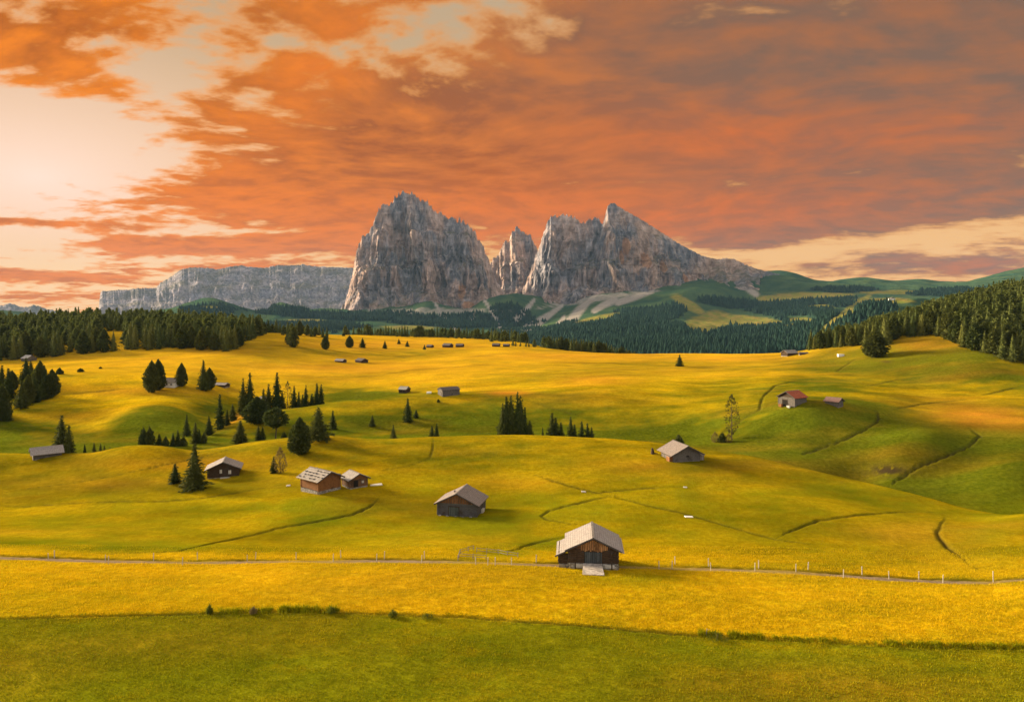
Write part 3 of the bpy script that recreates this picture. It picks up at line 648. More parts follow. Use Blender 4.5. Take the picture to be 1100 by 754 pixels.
massif('mountain', 'tallest broad rock tower left of the other peaks', [(352, 345), (364, 335), (372, 322), (378, 300), (381, 280), (386, 262), (392, 252), (398, 246), (402, 240), (405, 228), (410, 222), (416, 221), (421, 216), (426, 209), (431, 208), (437, 207.5), (443, 208), (448, 212), (452, 218), (456, 217), (459, 216), (462, 222), (465, 226), (472, 230), (480, 235), (487, 236), (493, 236), (500, 241), (506, 245), (512, 254), (518, 264), (523, 274), (528, 287), (534, 305), (542, 318), (552, 330), (562, 345)],
       [(352, 346), (380, 337), (430, 341), (480, 345), (530, 350), (562, 352)], 4500, 430, rock, jag=24, amp=1.0, seed=100, gam=.62)
massif('mountain', 'jagged five pointed rock peak behind the gap between the big towers', [(505, 335), (515, 310), (524, 288), (530, 279), (536, 274), (541, 263), (544, 258), (546, 262), (549, 252), (552, 248), (556, 246), (560, 249), (563, 253), (567, 252), (571, 257), (574, 264), (580, 274), (590, 295), (600, 320), (612, 340)],
       [(505, 338), (540, 335), (570, 335), (612, 345)], 4900, 420, rock, jag=24, amp=.7, seed=200, gam=.6)
massif('mountain', 'reddish twin topped rock peak left of the pointed slab peak', [(548, 345), (556, 325), (563, 308), (570, 290), (577, 272), (582, 258), (586, 243), (590, 235), (596, 232), (601, 233), (606, 231), (612, 232), (617, 234), (621, 237), (625, 242), (630, 238), (636, 236), (641, 235), (645, 239), (650, 245), (660, 262), (675, 300), (690, 335)],
       [(548, 350), (580, 347), (620, 338), (690, 335)], 4620, 430, rock, jag=18, amp=.95, seed=300, gam=.6)
massif('mountain', 'pointed slab shaped rock peak with a long even slope down to the right', [(606, 345), (618, 322), (628, 300), (636, 275), (643, 255), (648, 240), (651, 228), (653, 221), (656, 218.5), (660, 219), (666, 223), (680, 231), (700, 243), (720, 256), (740, 268), (757, 276), (770, 279), (780, 277), (790, 279), (800, 284), (815, 290), (826, 292), (840, 296), (855, 303), (870, 318), (885, 330)],
       [(606, 350), (640, 338), (680, 322), (720, 314), (770, 308), (810, 309), (850, 318), (885, 334)], 4560, 380, rock2, jag=5, amp=.85, seed=400, gam=.62, lean=.15)
massif('mountain', 'long flat topped pale rock plateau far behind on the left', [(96, 345), (106, 334), (107.5, 316), (109, 313), (120, 312), (138, 311.5), (147, 309.5), (152, 310), (168, 309), (172, 304), (180, 300), (188, 294), (197, 289), (205, 287.5), (225, 288), (232, 290), (250, 286), (258, 285), (268, 287), (285, 288), (297, 285), (303, 285), (320, 285), (325, 284), (335, 286), (352, 287), (378, 288), (400, 290), (430, 300), (440, 330)],
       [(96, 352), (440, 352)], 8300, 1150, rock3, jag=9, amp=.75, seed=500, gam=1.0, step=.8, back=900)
for nm, lab, cr in (('mountain', 'faint far pink peaks low on the horizon at the far left', [(-60, 340), (-20, 332), (-5, 329), (4, 328), (10, 326), (16, 327.5), (22, 330), (29, 330), (36, 327.5), (42, 329), (50, 332), (60, 334), (80, 337), (110, 342)]),):
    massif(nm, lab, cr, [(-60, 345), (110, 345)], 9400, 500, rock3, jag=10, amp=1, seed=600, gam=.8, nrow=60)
# ------------------------------------------------------------------ foliage and bark
def leaf_mat(name, a, b, c_=None, transl=.25):
    m, t = mat(name)
    tone = t.attr('tone'); pos = t.coord('Object')
    rnd = N(t.t, t.node('ShaderNodeObjectInfo').outputs['Random'])
    n = t.noise(pos, 1.4, 3, .6)
    c = t.mix((tone+(n-.5)*.6).clip(), a, b)
    c = t.mix((rnd*.6).clip(), c, c_ or tuple(x*1.5 for x in b))
    t.out(c, .9, None, spec=.1, transl=transl)
    return m
M_spruce = leaf_mat('spruce_needles', (.022, .042, .013), (.075, .095, .022), (.115, .115, .022))
M_pine = leaf_mat('stone_pine_needles', (.032, .052, .016), (.085, .100, .024), (.12, .12, .025))
M_forest = leaf_mat('forest_needles', (.04, .068, .020), (.125, .145, .038), (.18, .17, .035))
M_bush = leaf_mat('dry_shrub_leaves', (.15, .115, .04), (.25, .18, .07), (.22, .17, .05))
M_larch = leaf_mat('larch_needles', (.055, .060, .012), (.11, .10, .02), (.12, .10, .02))
m, t = mat('bark'); ps = t.coord('Object'); n = t.noise(t.vscale(ps, (6, 6, 1.5)), 2, 4, .6)
t.out(t.mix(n, (.045, .032, .022), (.16, .115, .08)), .95, t.bump(n, .05)); M_bark = m

def rvec(n, r): return r.normal(size=(n, 3))
def clumps(cen, dirs, size, r, flat=.45, per=2):
    """leafy rhombic shoots: centre points, outward directions, sizes -> verts, quads, tone"""
    n = len(cen); V = []; Tn = []
    for k in range(per):
        d = dirs + .55*rvec(n, r); d /= np.linalg.norm(d, axis=1)[:, None]+1e-9
        s = np.cross(d, rvec(n, r)); s /= np.linalg.norm(s, axis=1)[:, None]+1e-9
        L = (size*(.7+.6*r.random(n)))[:, None]; W = L*flat
        V.append(np.stack([cen-d*L*.5, cen+s*W*.55-d*L*.05, cen+d*L*.75, cen-s*W*.55-d*L*.05], 1))
        Tn.append(np.repeat(r.random(n), 4))
    V = np.concatenate(V).reshape(-1, 3); Tn = np.concatenate(Tn)
    return V, np.arange(len(V)).reshape(-1, 4), Tn
def core(prof, hs, seg=9, r=None):
    """irregular inner mass so that a crown has some body"""
    V = []
    for h, q in zip(hs, prof):
        for i in range(seg):
            a = 2*np.pi*(i+.5*(len(V)//seg % 2))/seg; k = q*(.8+.4*r.random()); V.append((k*np.cos(a), k*np.sin(a), h))
    f = [(j*seg+i, j*seg+(i+1) % seg, (j+1)*seg+(i+1) % seg, (j+1)*seg+i) for j in range(len(hs)-1) for i in range(seg)]
    return np.array(V), np.array(f), np.full(len(V), .3)
def join(parts):
    V = []; Fa = []; Tn = []; b = 0
    for v, f, t_ in parts: V.append(v); Fa.append(f+b); Tn.append(t_); b += len(v)
    return np.concatenate(V), np.concatenate(Fa), np.concatenate(Tn)
def spruce(seed, H=12., Rm=2.3, layers=26, per=11, base=.05, power=.85, droop=.35, ragged=.25, sz=.75, seglen=4):
    r = np.random.default_rng(seed); C = []; D = []; S = []
    for l in range(layers):
        u = l/(layers-1); h = base+(1-base)*u**.92; rr = Rm*((1-h)**power)*(1+.12*np.sin(l*2.1+seed))+.10
        if h < .16: rr *= .72+.28*(h/.16)
        n = max(4, int(per*(.45+.75*(1-h)))); a0 = r.random()*6.3
        for i in range(n):
            a = a0+6.283*i/n+r.normal()*.22; Lb = rr*(1+ragged*r.normal()); Lb = max(.1, Lb)
            if r.random() < .05: continue
            k = max(2, int(round(seglen*Lb/Rm))+1)
            for q in range(k):
                f = .30+.72*(q+r.random()*.5)/k; rad = Lb*f
                z = h*H - droop*rad*(1-.2*f) + .25*r.normal()*.5
                if h > .9: z += .1
                C.append((rad*np.cos(a)+.10*r.normal(), rad*np.sin(a)+.10*r.normal(), z)); D.append((np.cos(a), np.sin(a), -.25+.5*(h > .8)))
                S.append(sz*(.55+.55*(1-h)))
    C.append((0, 0, H*.985)); D.append((0, 0, 1.5)); S.append(sz*.9)
    C = np.array(C); D = np.array(D, float); S = np.array(S)
    hs = np.linspace(base+.02, .93, 9); pr = [Rm*.58*((1-h)**power)+.02 for h in hs]; pr[0] *= .7
    return join([clumps(C, D, S, r), core(pr, hs*H-.35*Rm*np.array([(1-h) for h in hs])*.5, 8, r)])
def roundtree(seed, H=9., Rm=3., base=.12, n=900, sz=.8, fill=1., gaps=0, shape=(1.0, .72)):
    r = np.random.default_rng(seed)
    u = r.random(n); th = r.random(n)*6.283
    h = base+(1-base)*u
    v = (h-base)/(1-base)
    rr = Rm*np.clip(np.sin(np.pi*np.clip(v, .0, 1)**shape[1]), 0, 1)**.75*shape[0]
    lobes = 1+.16*np.sin(3*th+seed)*np.cos(7*v+seed)+.10*np.sin(5*th+9*v)
    rad = rr*lobes*(.55+.5*r.random(n)**.6)
    C = np.stack([rad*np.cos(th), rad*np.sin(th), h*H+.2*r.normal(size=n)], 1)
    if gaps:
        keep = vnoise(C[:, 0]/1.3+seed, C[:, 2]/1.1, 3)+vnoise(C[:, 1]/1.3, C[:, 2]/1.1+5, 4) > gaps-1
        C = C[keep]
    D = C.copy(); D[:, 2] = (C[:, 2]-H*.4)*.5; D /= np.linalg.norm(D, axis=1)[:, None]+1e-9
    parts = [clumps(C, D, np.full(len(C), sz), r, .6)]
    if fill:
        hs = np.linspace(base+.05, .95, 8); vv_ = (hs-base)/(1-base)
        parts.append(core([Rm*.6*fill*max(.05, math.sin(math.pi*v_**shape[1]))**.75 for v_ in vv_], hs*H, 8, r))
    return join(parts)
def mk_mesh(name, g, m): return fast_mesh(name, g[0], g[1], m, False, dict(tone=g[2]))
def trunk_mesh(H, r0, top=.9, n=7, branches=(), name='trunk', lean=0):
    b = MB(); pts = [(0, 0, -.8), (0, 0, .05), (lean*.3, .03, H*.3), (lean*.7, -.03, H*.6), (lean, 0, H*top)]; rr = [r0*1.5, r0*1.15, r0*.8, r0*.5, r0*.12]
    for i in range(4): b.tube(pts[i], pts[i+1], rr[i], rr[i+1], n)
    for (p, q, a, c) in branches: b.tube(p, q, a, c, 5)
    me = bpy.data.meshes.new(name); me.from_pydata(b.v, [], b.f); me.materials.append(M_bark); me.update()
    return me
# --- kinds of tree: (crown mesh, trunk mesh, height, half width)
K = {}
K['spruce'] = [(mk_mesh('crown', spruce(s, 12, rm, ly, 12, b_, pw), M_spruce), trunk_mesh(12, .20), 12., rm) for s, rm, ly, b_, pw in ((1, 2.3, 28, .05, .85), (2, 1.9, 28, .04, .80), (3, 2.6, 26, .06, .95), (4, 2.1, 30, .03, .72))]
K['slim'] = [(mk_mesh('crown', spruce(s, 12, 1.45, 28, 10, .03, .7, ragged=.3), M_spruce), trunk_mesh(12, .16), 12., 1.45) for s in (11, 12, 13)]
K['oval'] = [(mk_mesh('crown', roundtree(s, 11, 2.9, .05, 1500, .72, 1, 0, (1., .62)), M_pine), trunk_mesh(11, .24), 11., 2.9) for s in (21, 22)]
K['broad'] = [(mk_mesh('crown', spruce(s, 11, 3.3, 24, 14, .10, .62, .15, .3, .85, 5), M_pine), trunk_mesh(11, .26), 11., 3.3) for s in (31, 32)]
K['forest'] = [(mk_mesh('crown', spruce(s, 13, rm, 20, 9, .05, pw, sz=.95, seglen=3), M_forest), trunk_mesh(13, .20, n=5), 13., rm) for s, rm, pw in ((41, 2.7, .72), (42, 3.1, .75), (43, 2.3, .66), (44, 3.4, .62))] + \
              [(mk_mesh('crown', roundtree(s, 12, 3.3, .06, 620, 1.0, 1, 0, (1., .6)), M_pine), trunk_mesh(12, .22, n=5), 12., 3.3) for s in (45, 46)]
br = [((0, 0, 3+i*.62), (2.1*math.cos(i*2.4)*(1-i/16), 2.1*math.sin(i*2.4)*(1-i/16), 3.4+i*.66), .07, .02) for i in range(12)]
K['larch'] = [(mk_mesh('crown', roundtree(51, 13, 2.3, .12, 520, .38, 0, .25, (1., .8)), M_larch), trunk_mesh(13, .17, .96, 6, br), 13., 2.3)]
br = [((.2, 0, 2.4), (1.9, .3, 5.2), .14, .05), ((.1, 0, 2.6), (-1.9, -.4, 5.6), .13, .05), ((.4, 0, 3.5), (.9, 1.4, 6.6), .1, .03), ((.5, 0, 4), (2.6, -.8, 5.4), .08, .03)]
K['crooked'] = [(mk_mesh('crown', roundtree(61, 8.2, 3.4, .42, 620, .75, .35, .25, (1., .8)), M_pine), trunk_mesh(8, .2, .8, 6, br, lean=.9), 8.2, 3.4)]
def bushmesh(seed, mt): 
    r = np.random.default_rng(seed); g = roundtree(seed, 2.2, 1.3, .0, 420, .42, .6, 0, (1., .55)); return mk_mesh('crown', g, mt)
sb = [((0, 0, 0), (.5*math.cos(i*1.9), .5*math.sin(i*1.9), 1.5), .035, .012) for i in range(7)]
K['bush'] = [(bushmesh(71, M_spruce), trunk_mesh(1.2, .05, .8, 5, sb), 2.2, 1.3), (bushmesh(72, M_pine), trunk_mesh(1.2, .05, .8, 5, sb), 2.2, 1.3)]
K['drybush'] = [(mk_mesh('crown', roundtree(81, 5, 1.5, .05, 520, .26, 0, .0, (1., .62)), M_bush), trunk_mesh(5, .08, .9, 5, [((0, 0, .4+i*.3), (.9*math.cos(i*2.2), .9*math.sin(i*2.2), 2.+i*.25), .04, .012) for i in range(9)]), 5., 1.5)]
NAMES = dict(spruce='spruce_tree', slim='spruce_tree', forest='spruce_tree', oval='stone_pine_tree', broad='stone_pine_tree', larch='larch_tree', crooked='stone_pine_tree', bush='shrub', drybush='shrub')
CATS = dict(spruce='spruce tree', slim='spruce tree', forest='spruce tree', oval='pine tree', broad='pine tree', larch='larch tree', crooked='pine tree', bush='shrub', drybush='shrub')
tree_pts = []; n_trees = {}
def put_tree(kind, x, y, h, wpx=None, label=None, group=None, var=None, z=None):
    cm, tm, H, Rm = K[kind][random.randrange(len(K[kind])) if var is None else var]
    z = gz(x, y) if z is None else z
    o = empty(NAMES[kind], (x, y, z-.08), random.uniform(0, 6.28)); o.scale = ((wpx or Rm*h/H)/Rm,)*2+(h/H,)
    tag(o, label, CATS[kind], group)
    link(bpy.data.objects.new('trunk', tm), o); link(bpy.data.objects.new('crown' if kind not in ('bush', 'drybush') else 'foliage', cm), o)
    n_trees[NAMES[kind]] = n_trees.get(NAMES[kind], 0)+1; tree_pts.append((x, y))
    return o
def tree_at(kind, px, top, base=None, Y=None, w=None, label=None, group=None, var=None, ff_=0):
    """top and foot rows in the frame (or a depth when the foot is hidden); w = full width in frame pixels"""
    if Y is None: x, y, z = hit(px, base, ff_)
    else: x, y = (px-CX)/F*Y, Y; z = gz(x, y)
    h = (HY-top)*y/F-z
    return put_tree(kind, x, y, max(h, .5), (w*y/F/2*1.05 if w else None), label, group, var, z)
# --- single trees and shrubs, nearest first
tree_at('spruce', 209, 477, 525, None, 27, 'tall dark spruce beside the dark barn with two light windows', var=0)
tree_at('slim', 188, 498, 519, None, 11, 'small narrow spruce left of the tall spruce by the dark barn')
tree_at('bush', 203, 515, 521, None, 7, 'low green shrub at the foot of the tall spruce by the dark barn')
tree_at('drybush', 301, 481, 508, None, 13, 'brown half bare shrub up the slope behind the plank roofed barn')
tree_at('slim', 294, 490, 508, None, 7, 'small dark spruce leaning against the brown half bare shrub')
tree_at('oval', 322, 450, 488, None, 22, 'round topped dark pine standing on the golden slope, foot in full view', var=0)
tree_at('broad', 342, 438, 474, None, 23, 'broad dark pine with layered boughs right of the round topped pine', var=0)
tree_at('slim', 357.5, 441, 461, None, 7, 'thin little spruce on the slope right of the broad layered pine', ff_=200)
tree_at('spruce', 258, 452, 476, None, 16, 'compact spruce left of the crooked pine, just above the golden hill edge', ff_=200)
tree_at('slim', 277.5, 457, 473, None, 6, 'left one of two thin spruces beside the crooked pine', ff_=200)
tree_at('slim', 282, 458, 473, None, 6, 'right one of two thin spruces beside the crooked pine', ff_=200)
tree_at('crooked', 296, 439, 471, None, 24, 'crooked light green pine with a bare leaning trunk', ff_=200)
tree_at('bush', 305, 465, 472, None, 6, 'small dark shrub right of the crooked pine trunk', ff_=200)
tree_at('oval', 276, 427, 455, None, 25, 'bushy round pine in front of the dark tree row at its left end', var=1, ff_=230)
tree_at('spruce', 66, 447, None, 205, 20, 'tall dark spruce right behind the low grey barn at the left', var=1)
tree_at('spruce', 74, 457, None, 203, 15, 'shorter spruce on the right of the tall one behind the low grey barn')
for px, top, w in ((91, 479, 3), (101, 475, 5), (108, 476, 4), (112, 478, 4), (118, 480, 4)):
    tree_at('slim' if w > 3 else 'bush', px, top, None, 206, w, {91: 'tiny dark shrub between the left barn and a row of seedlings', 101: 'tallest seedling spruce in the short row behind the left golden mound', 108: 'second seedling spruce in the short row behind the left golden mound', 112: 'third seedling spruce in the short row behind the left golden mound', 118: 'rightmost seedling spruce in the short row behind the left golden mound'}[px], None if px == 91 else 'seedling spruces behind the left mound')
G1 = 'spruces in the gully below the white chalet'
for kd, px, top, base, w, lab in (('bush', 154, 462, 478, 9, 'left bush of the dark pair low in the gully'), ('bush', 161, 461, 478, 9, 'right bush of the dark pair low in the gully'), ('slim', 171, 466, 479, 8, 'short dark spruce just right of the two gully bushes'),
      ('bush', 178, 470, 479, 6, 'pale green shrub low in the gully by the short spruce'), ('slim', 186, 465, 479, 6, 'slim young spruce near the foot of the green slope, first of three close together'), ('slim', 191, 462, 479, 7, 'slim young spruce near the foot of the green slope, second of three close together'), ('bush', 197, 470, 479, 7, 'shrub closing the row of young gully spruces'),
      ('spruce', 200.5, 445, 468, 9, 'dark pointed spruce alone on the shaded slope above the gully'), ('slim', 210, 454, 476, 8, 'spruce at the gully bottom left of a taller narrow one'), ('slim', 214, 461, 476, 6, 'small spruce squeezed between two larger ones at the gully bottom'), ('spruce', 224.5, 447, 467, 9, 'medium spruce on the gully side left of the very narrow tall one'),
      ('slim', 236, 424, 461, 9, 'very narrow tall spruce standing free in the gully'), ('slim', 244, 440, 457, 6, 'small spruce right of the very narrow tall one in the gully'), ('slim', 250, 434, 452, 8, 'spruce at the upper gully end beside the orange footpath'), ('bush', 219, 466, 476, 6, 'low shrub on the orange footpath by the gully')):
    tree_at(kd, px, top, base, None, w, lab, G1, ff_=215)
G2 = 'spruces in the dark row behind the green hill crest'
row = [(261, 407, 9, 'slim'), (268.5, 401, 15, 'spruce'), (263, 425, 10, 'spruce'), (283, 418, 8, 'slim'), (288.5, 413, 9, 'slim'), (297.5, 401, 14, 'spruce'), (303, 420, 9, 'spruce'), (309, 410, 10, 'larch'), (316, 415, 8, 'slim'), (321, 421, 9, 'spruce'), (328.5, 414, 7, 'slim'), (325, 424, 9, 'spruce'), (335, 423, 8, 'slim'), (340.5, 412, 8, 'slim'), (345, 413, 8, 'slim')]
ords = ['first', 'second', 'third', 'fourth', 'fifth', 'sixth', 'seventh', 'eighth', 'ninth', 'tenth', 'eleventh', 'twelfth', 'thirteenth', 'fourteenth', 'fifteenth', 'sixteenth', 'seventeenth', 'eighteenth', 'nineteenth', 'twentieth',
        'twenty-first', 'twenty-second', 'twenty-third', 'twenty-fourth', 'twenty-fifth', 'twenty-sixth', 'twenty-seventh', 'twenty-eighth', 'twenty-ninth', 'thirtieth', 'thirty-first', 'thirty-second', 'thirty-third', 'thirty-fourth', 'thirty-fifth', 'thirty-sixth', 'thirty-seventh', 'thirty-eighth', 'thirty-ninth', 'fortieth']
for i, (px, top, w, kd) in enumerate(sorted(row)):
    tree_at(kd, px, top, None, 279 if px < 280 else 285, w, '%s from the left in the dark tree row behind the green hill crest' % ords[i], G2)
for px, top, base, Yh, w, kd, lab in ((163, 389, 421.5, None, 15, 'oval', 'left dark tree of the pair in front of the white chalet'), (170, 387, 419, None, 14, 'oval', 'right dark tree of the pair, touching the white chalet'), (195, 391, 415, None, 11, 'oval', 'slender rounded tree right behind the white chalet'),
      (218.5, 387, 419, None, 14, 'spruce', 'taller dark tree left of the low grey hut on the golden slope'), (225, 396, 418, None, 12, 'oval', 'shorter dark tree touching the low grey hut on the golden slope'),
      (438, 428, 453, None, 12, 'spruce', 'pointed dark spruce below the small pale hut on the green hill'), (447, 440, 448.5, None, 5, 'slim', 'tiny spruce right of the pointed one below the small pale hut'),
      (400, 446, 458, None, 6, 'slim', 'very small spruce alone on the green slope left of the pointed one'), (422.5, 456, None, 204, 10, 'spruce', 'small spruce rising behind the golden ridge left of centre'),
      (464, 457, None, 204, 7, 'slim', 'left spruce of the small pair behind the golden ridge'), (469, 455, None, 205, 8, 'spruce', 'right spruce of the small pair behind the golden ridge'),
      (471, 429, 432, None, 3, 'bush', 'tiny dark bush in front of the long grey hut on the hill'), (729, 469, None, 188, 12, 'bush', 'dark bush showing behind the roof of the grey barn'), (786, 424, 472, None, 15, 'larch', 'tall sparse larch on the bank of the brook'),
      (776, 466, 475, None, 8, 'bush', 'dark shrub left of the sparse larch by the brook'), (768, 464, 475, None, 8, 'drybush', 'brown twiggy shrub furthest left by the brook below the sparse larch'), (783, 466, 475, None, 8, 'drybush', 'brown twiggy shrub right at the larch foot by the brook'),
      (730, 381, 393.5, None, 9, 'spruce', 'lone dark spruce on the bare horizon of the meadow'), (86.5, 396, 399.5, None, 6, 'bush', 'dark bush alone on the golden slope at the left'), (108, 394, 396, None, 3, 'bush', 'very small bush right of the lone dark bush on the golden slope'),
      (941, 355, 384, None, 21, 'oval', 'big round pine standing in front of the right forest edge'), (935, 360, 383, None, 14, 'oval', 'smaller round pine on the left of the big one before the right forest'), (64, 396, 402, None, 7, 'bush', 'round bush at the right end of the left tree group'),
      (369, 358, 361, None, 3, 'bush', 'tiny bush on the far skyline left of the distant tree row')):
    tree_at(kd, px, top, base, Yh, w, lab, ff_=0 if (base or 0) > 476 else 200)
G3 = 'spruces of the dark clump behind the golden ridge'
for i, (px, top, w) in enumerate(((540, 434, 9), (544, 427, 11), (549, 426, 12), (556, 422, 12), (559, 426, 11), (564, 438, 9), (569, 452, 9), (583, 459, 5))):
    tree_at('spruce' if i % 2 else 'broad', px, top, None, 210, w*1.45, '%s from the left in the tallest dark clump behind the golden ridge' % ords[i], G3)
for i, (px, top, w) in enumerate(((593, 444, 9), (597, 449, 9), (602.5, 454, 8), (613, 448, 7), (617, 456, 7), (625, 453, 7), (631, 455, 7), (635.5, 459, 6))):
    tree_at('slim', px, top, None, 208, w*1.35, '%s from the left in the lower tree line right of the tall clump' % ords[i], 'spruces of the lower line behind the golden ridge')
G4 = 'spruces of the tree group at the left edge'
lg = [(2, 393, 425, 13), (9, 396, 428, 14), (13, 399, 420, 11), (28, 385, 412, 14), (33, 388, 409, 11), (43, 389, 426, 15), (49, 397, 427, 12), (56, 398, 426, 14), (37, 404, 432, 15), (23, 409, 438, 17), (46, 404, 429, 15), (30, 404, 434, 13), (2, 415, 452, 16), (9, 437, 452, 9), (-8, 400, 445, 16), (-12, 410, 455, 16)]
for i, (px, top, base, w) in enumerate(sorted(lg)):
    if px < -2: tree_at('spruce', px, top, base, None, w, 'spruce cut off by the left edge of the view', G4, ff_=215)
    else: tree_at('spruce' if i % 3 else 'oval', px, top, base, None, w, '%s tree from the left in the group at the left edge' % ords[i-2], G4, ff_=215)
for i, (px, top, base, w) in enumerate(((349.5, 361, 375.5, 8), (375.5, 361, 373.5, 8), (389.5, 363, 373.5, 7), (413.5, 366, 374.5, 5), (428.5, 364, 369.5, 4), (437.5, 366, 372.5, 5), (456, 370, 375.5, 4))):
    tree_at('oval' if i < 2 else 'spruce', px, top, base, None, w, '%s from the left of the scattered small trees below the distant tree row' % ords[i], 'scattered small trees on the far meadow', ff_=250)
# --- forests: the front and skyline trees one by one, the depth of the wood as one mass
r_ = np.random.default_rng(77)
def edge_row(px, tab): return float(np.interp(px, [a for a, _ in tab], [b for _, b in tab]))
R_edge = [(860, 377), (905, 373), (925, 371), (950, 372), (965, 362), (1000, 361), (1020, 366), (1040, 376), (1060, 380), (1080, 388), (1110, 393), (1250, 400)]
L_edge = [(-150, 392), (0, 388), (50, 384), (105, 379), (150, 376), (200, 375), (235, 378), (250, 377), (262, 368), (276, 362), (282, 360)]
mass = []; indiv = []
def fill(tab, px0, px1, ymax, sp, hfun, clear=None, front=16, lab=''):
    pts = []
    for _ in range(26000):
        px = r_.uniform(px0, px1); y0 = hit(px, edge_row(px, tab), 210)[1]; y1 = ymax(px)
        if y1 <= y0: continue
        y = math.sqrt(r_.uniform(y0*y0, y1*y1)); x = (px-CX)/F*y
        if clear and clear(px, x, y): continue
        d = sp*(1 if y-y0 > front else .8)
        if any((x-a)**2+(y-b)**2 < d*d for a, b, *_ in pts): continue
        pts.append((x, y, px, y-y0, y1-y))
        if len(pts) > 900: break
    for x, y, px, a, b in pts: (indiv if a < front else mass).append((x, y, hfun(px, y, a)*r_.uniform(.78, 1.18), lab, a, px))
fill(R_edge, 860, 1185, lambda px: min(560, 425+max(0, px-860)*1.6), 4.9, lambda px, y, a: 12.5 if px > 930 else 10.5, None, 15, 'right')
fill(L_edge, -140, 281, lambda px: 655 if px < 240 else 640, 6.6, lambda px, y, a: 14.0, lambda px, x, y: (105 < px < 135 and 455 < y < 560) or (0 < px < 14 and y < 500 and y > 470), 17, 'left')
for px in np.arange(284, 352, 4.2):                                        # distant group right of the left forest
    Yd = r_.uniform(575, 640); indiv.append((((px-CX)/F*Yd), Yd, r_.uniform(8.5, 13)*(1 if px < 325 else .85), 'knoll', 0, px))
indiv.append(((315-CX)/F*470, 470, 13.5, 'knoll', 0, 315)); indiv.append(((311-CX)/F*480, 480, 10.5, 'knoll', 0, 311))
for px in np.arange(371, 560, 2.9):
    if 374 < px < 378 or (px < 392 and r_.random() < .35): continue
    Yd = r_.uniform(690, 745); indiv.append((((px-CX)/F*Yd), Yd, r_.uniform(8, 11.8), 'row', 0, px))
for px in list(np.arange(528, 566, 3.6)): Yd = r_.uniform(640, 675); indiv.append((((px-CX)/F*Yd), Yd, r_.uniform(8.5, 12.5), 'row', 0, px))
for px in (551, 554, 559, 565, 568, 574): Yd = 560; indiv.append((((px-CX)/F*Yd), Yd, r_.uniform(4, 6.5), 'row', 0, px))
for px in np.arange(584, 686, 2.7):
    Yd = 600+r_.uniform(-8, 16); z = gz((px-CX)/F*Yd, Yd); top = HY-(HY-np.interp(px, [584, 600, 640, 670, 686], [361, 363, 368, 374, 379]))
    indiv.append((((px-CX)/F*Yd), Yd, max(3, (HY-top-r_.uniform(-2, 1.5))*Yd/F-z), 'dip', 0, px))
LB = dict(right=('dark conifer in the front rows of the forest on the right hillside', 'conifers at the edge of the right forest'), left=('dark conifer in the front rows of the forest on the left hill', 'conifers at the edge of the left forest'),
          knoll=('conifer in the small far wood just right of the left forest', 'conifers of the small far wood'), row=('conifer in the long distant tree row under the rock towers', 'conifers of the long distant tree row'), dip=('conifer half sunk behind the horizon of the meadow, right of centre', 'conifers half hidden behind the meadow horizon'))
indiv.sort(key=lambda q: -q[2]/q[1])
cap = 298-n_trees.get('spruce_tree', 0)
print('trees', n_trees, 'individual', len(indiv), 'mass', len(mass), 'cap', cap)
for k, (x, y, h, lab, a, px) in enumerate(indiv):
    if k < cap:
        put_tree('forest', x, y, h, (3.4*h/13 if lab in ('row', 'dip', 'knoll') else None), *LB[lab], var=int(r_.integers(0, 6)))
    else: mass.append((x, y, h, lab, a, px))
print('far small trees in the mass:', max(0, len(indiv)-cap))
lo = [spruce(s, 13, rm, 14, 7, .05, pw, sz=1.4, seglen=2) for s, rm, pw in ((91, 2.8, .7), (92, 3.3, .62), (93, 2.4, .72))] + [roundtree(94, 12.5, 3.3, .06, 170, 1.9, 1, 0, (1., .6)), roundtree(95, 11.5, 2.9, .06, 150, 1.8, 1, 0, (1., .55))]
V = []; Fa = []; Tn = []; b = 0
for (x, y, h, *_q) in mass:
    v, f, tn = lo[int(r_.integers(0, 5))]; a = r_.uniform(0, 6.28); c, s = math.cos(a), math.sin(a); k = h/13; kw = k*r_.uniform(.9, 1.2)
    V.append(np.stack([(v[:, 0]*c-v[:, 1]*s)*kw+x, (v[:, 0]*s+v[:, 1]*c)*kw+y, v[:, 2]*k+gz(x, y)-.1], 1)); Fa.append(f+b); b += len(v); Tn.append(np.clip(tn*.7+r_.uniform(0, .5), 0, 1))
tag(link(bpy.data.objects.new('conifer_forest', fast_mesh('conifer_forest', np.concatenate(V), np.concatenate(Fa), M_forest, False, dict(tone=np.concatenate(Tn))))), 'dense dark conifer forest filling the depth of both hillsides', 'forest', kind='stuff')
# --- far wooded slopes: thousands of small tree shapes as one mass
ok = np.argwhere((wood > .35) & (HYY > 1450) & (HYY < 4700) & (HPP > 100) & (HPP < 1160))
V = []; Fa = []; n = 26000
wgt = HYY[ok[:, 0], ok[:, 1]]*(1+0*ok[:, 0]); idx = r_.choice(len(ok), n, p=wgt/wgt.sum())
ii = ok[idx, 0]; jj = ok[idx, 1]
fx, fy = r_.random(n), r_.random(n)
ii = np.minimum(ii, len(FYR)-2); jj = np.minimum(jj, len(FP)-2)
y = FYR[ii]*(1-fy)+FYR[ii+1]*fy; pxx = FP[jj]*(1-fx)+FP[jj+1]*fx; x = (pxx-CX)/F*y
z = (HZ[ii, jj]*(1-fx)+HZ[ii, jj+1]*fx)*(1-fy)+(HZ[ii+1, jj]*(1-fx)+HZ[ii+1, jj+1]*fx)*fy
h = r_.uniform(13, 24, n); rr = h*r_.uniform(.20, .3, n)
seg = 5; a = np.arange(seg)/seg*2*np.pi
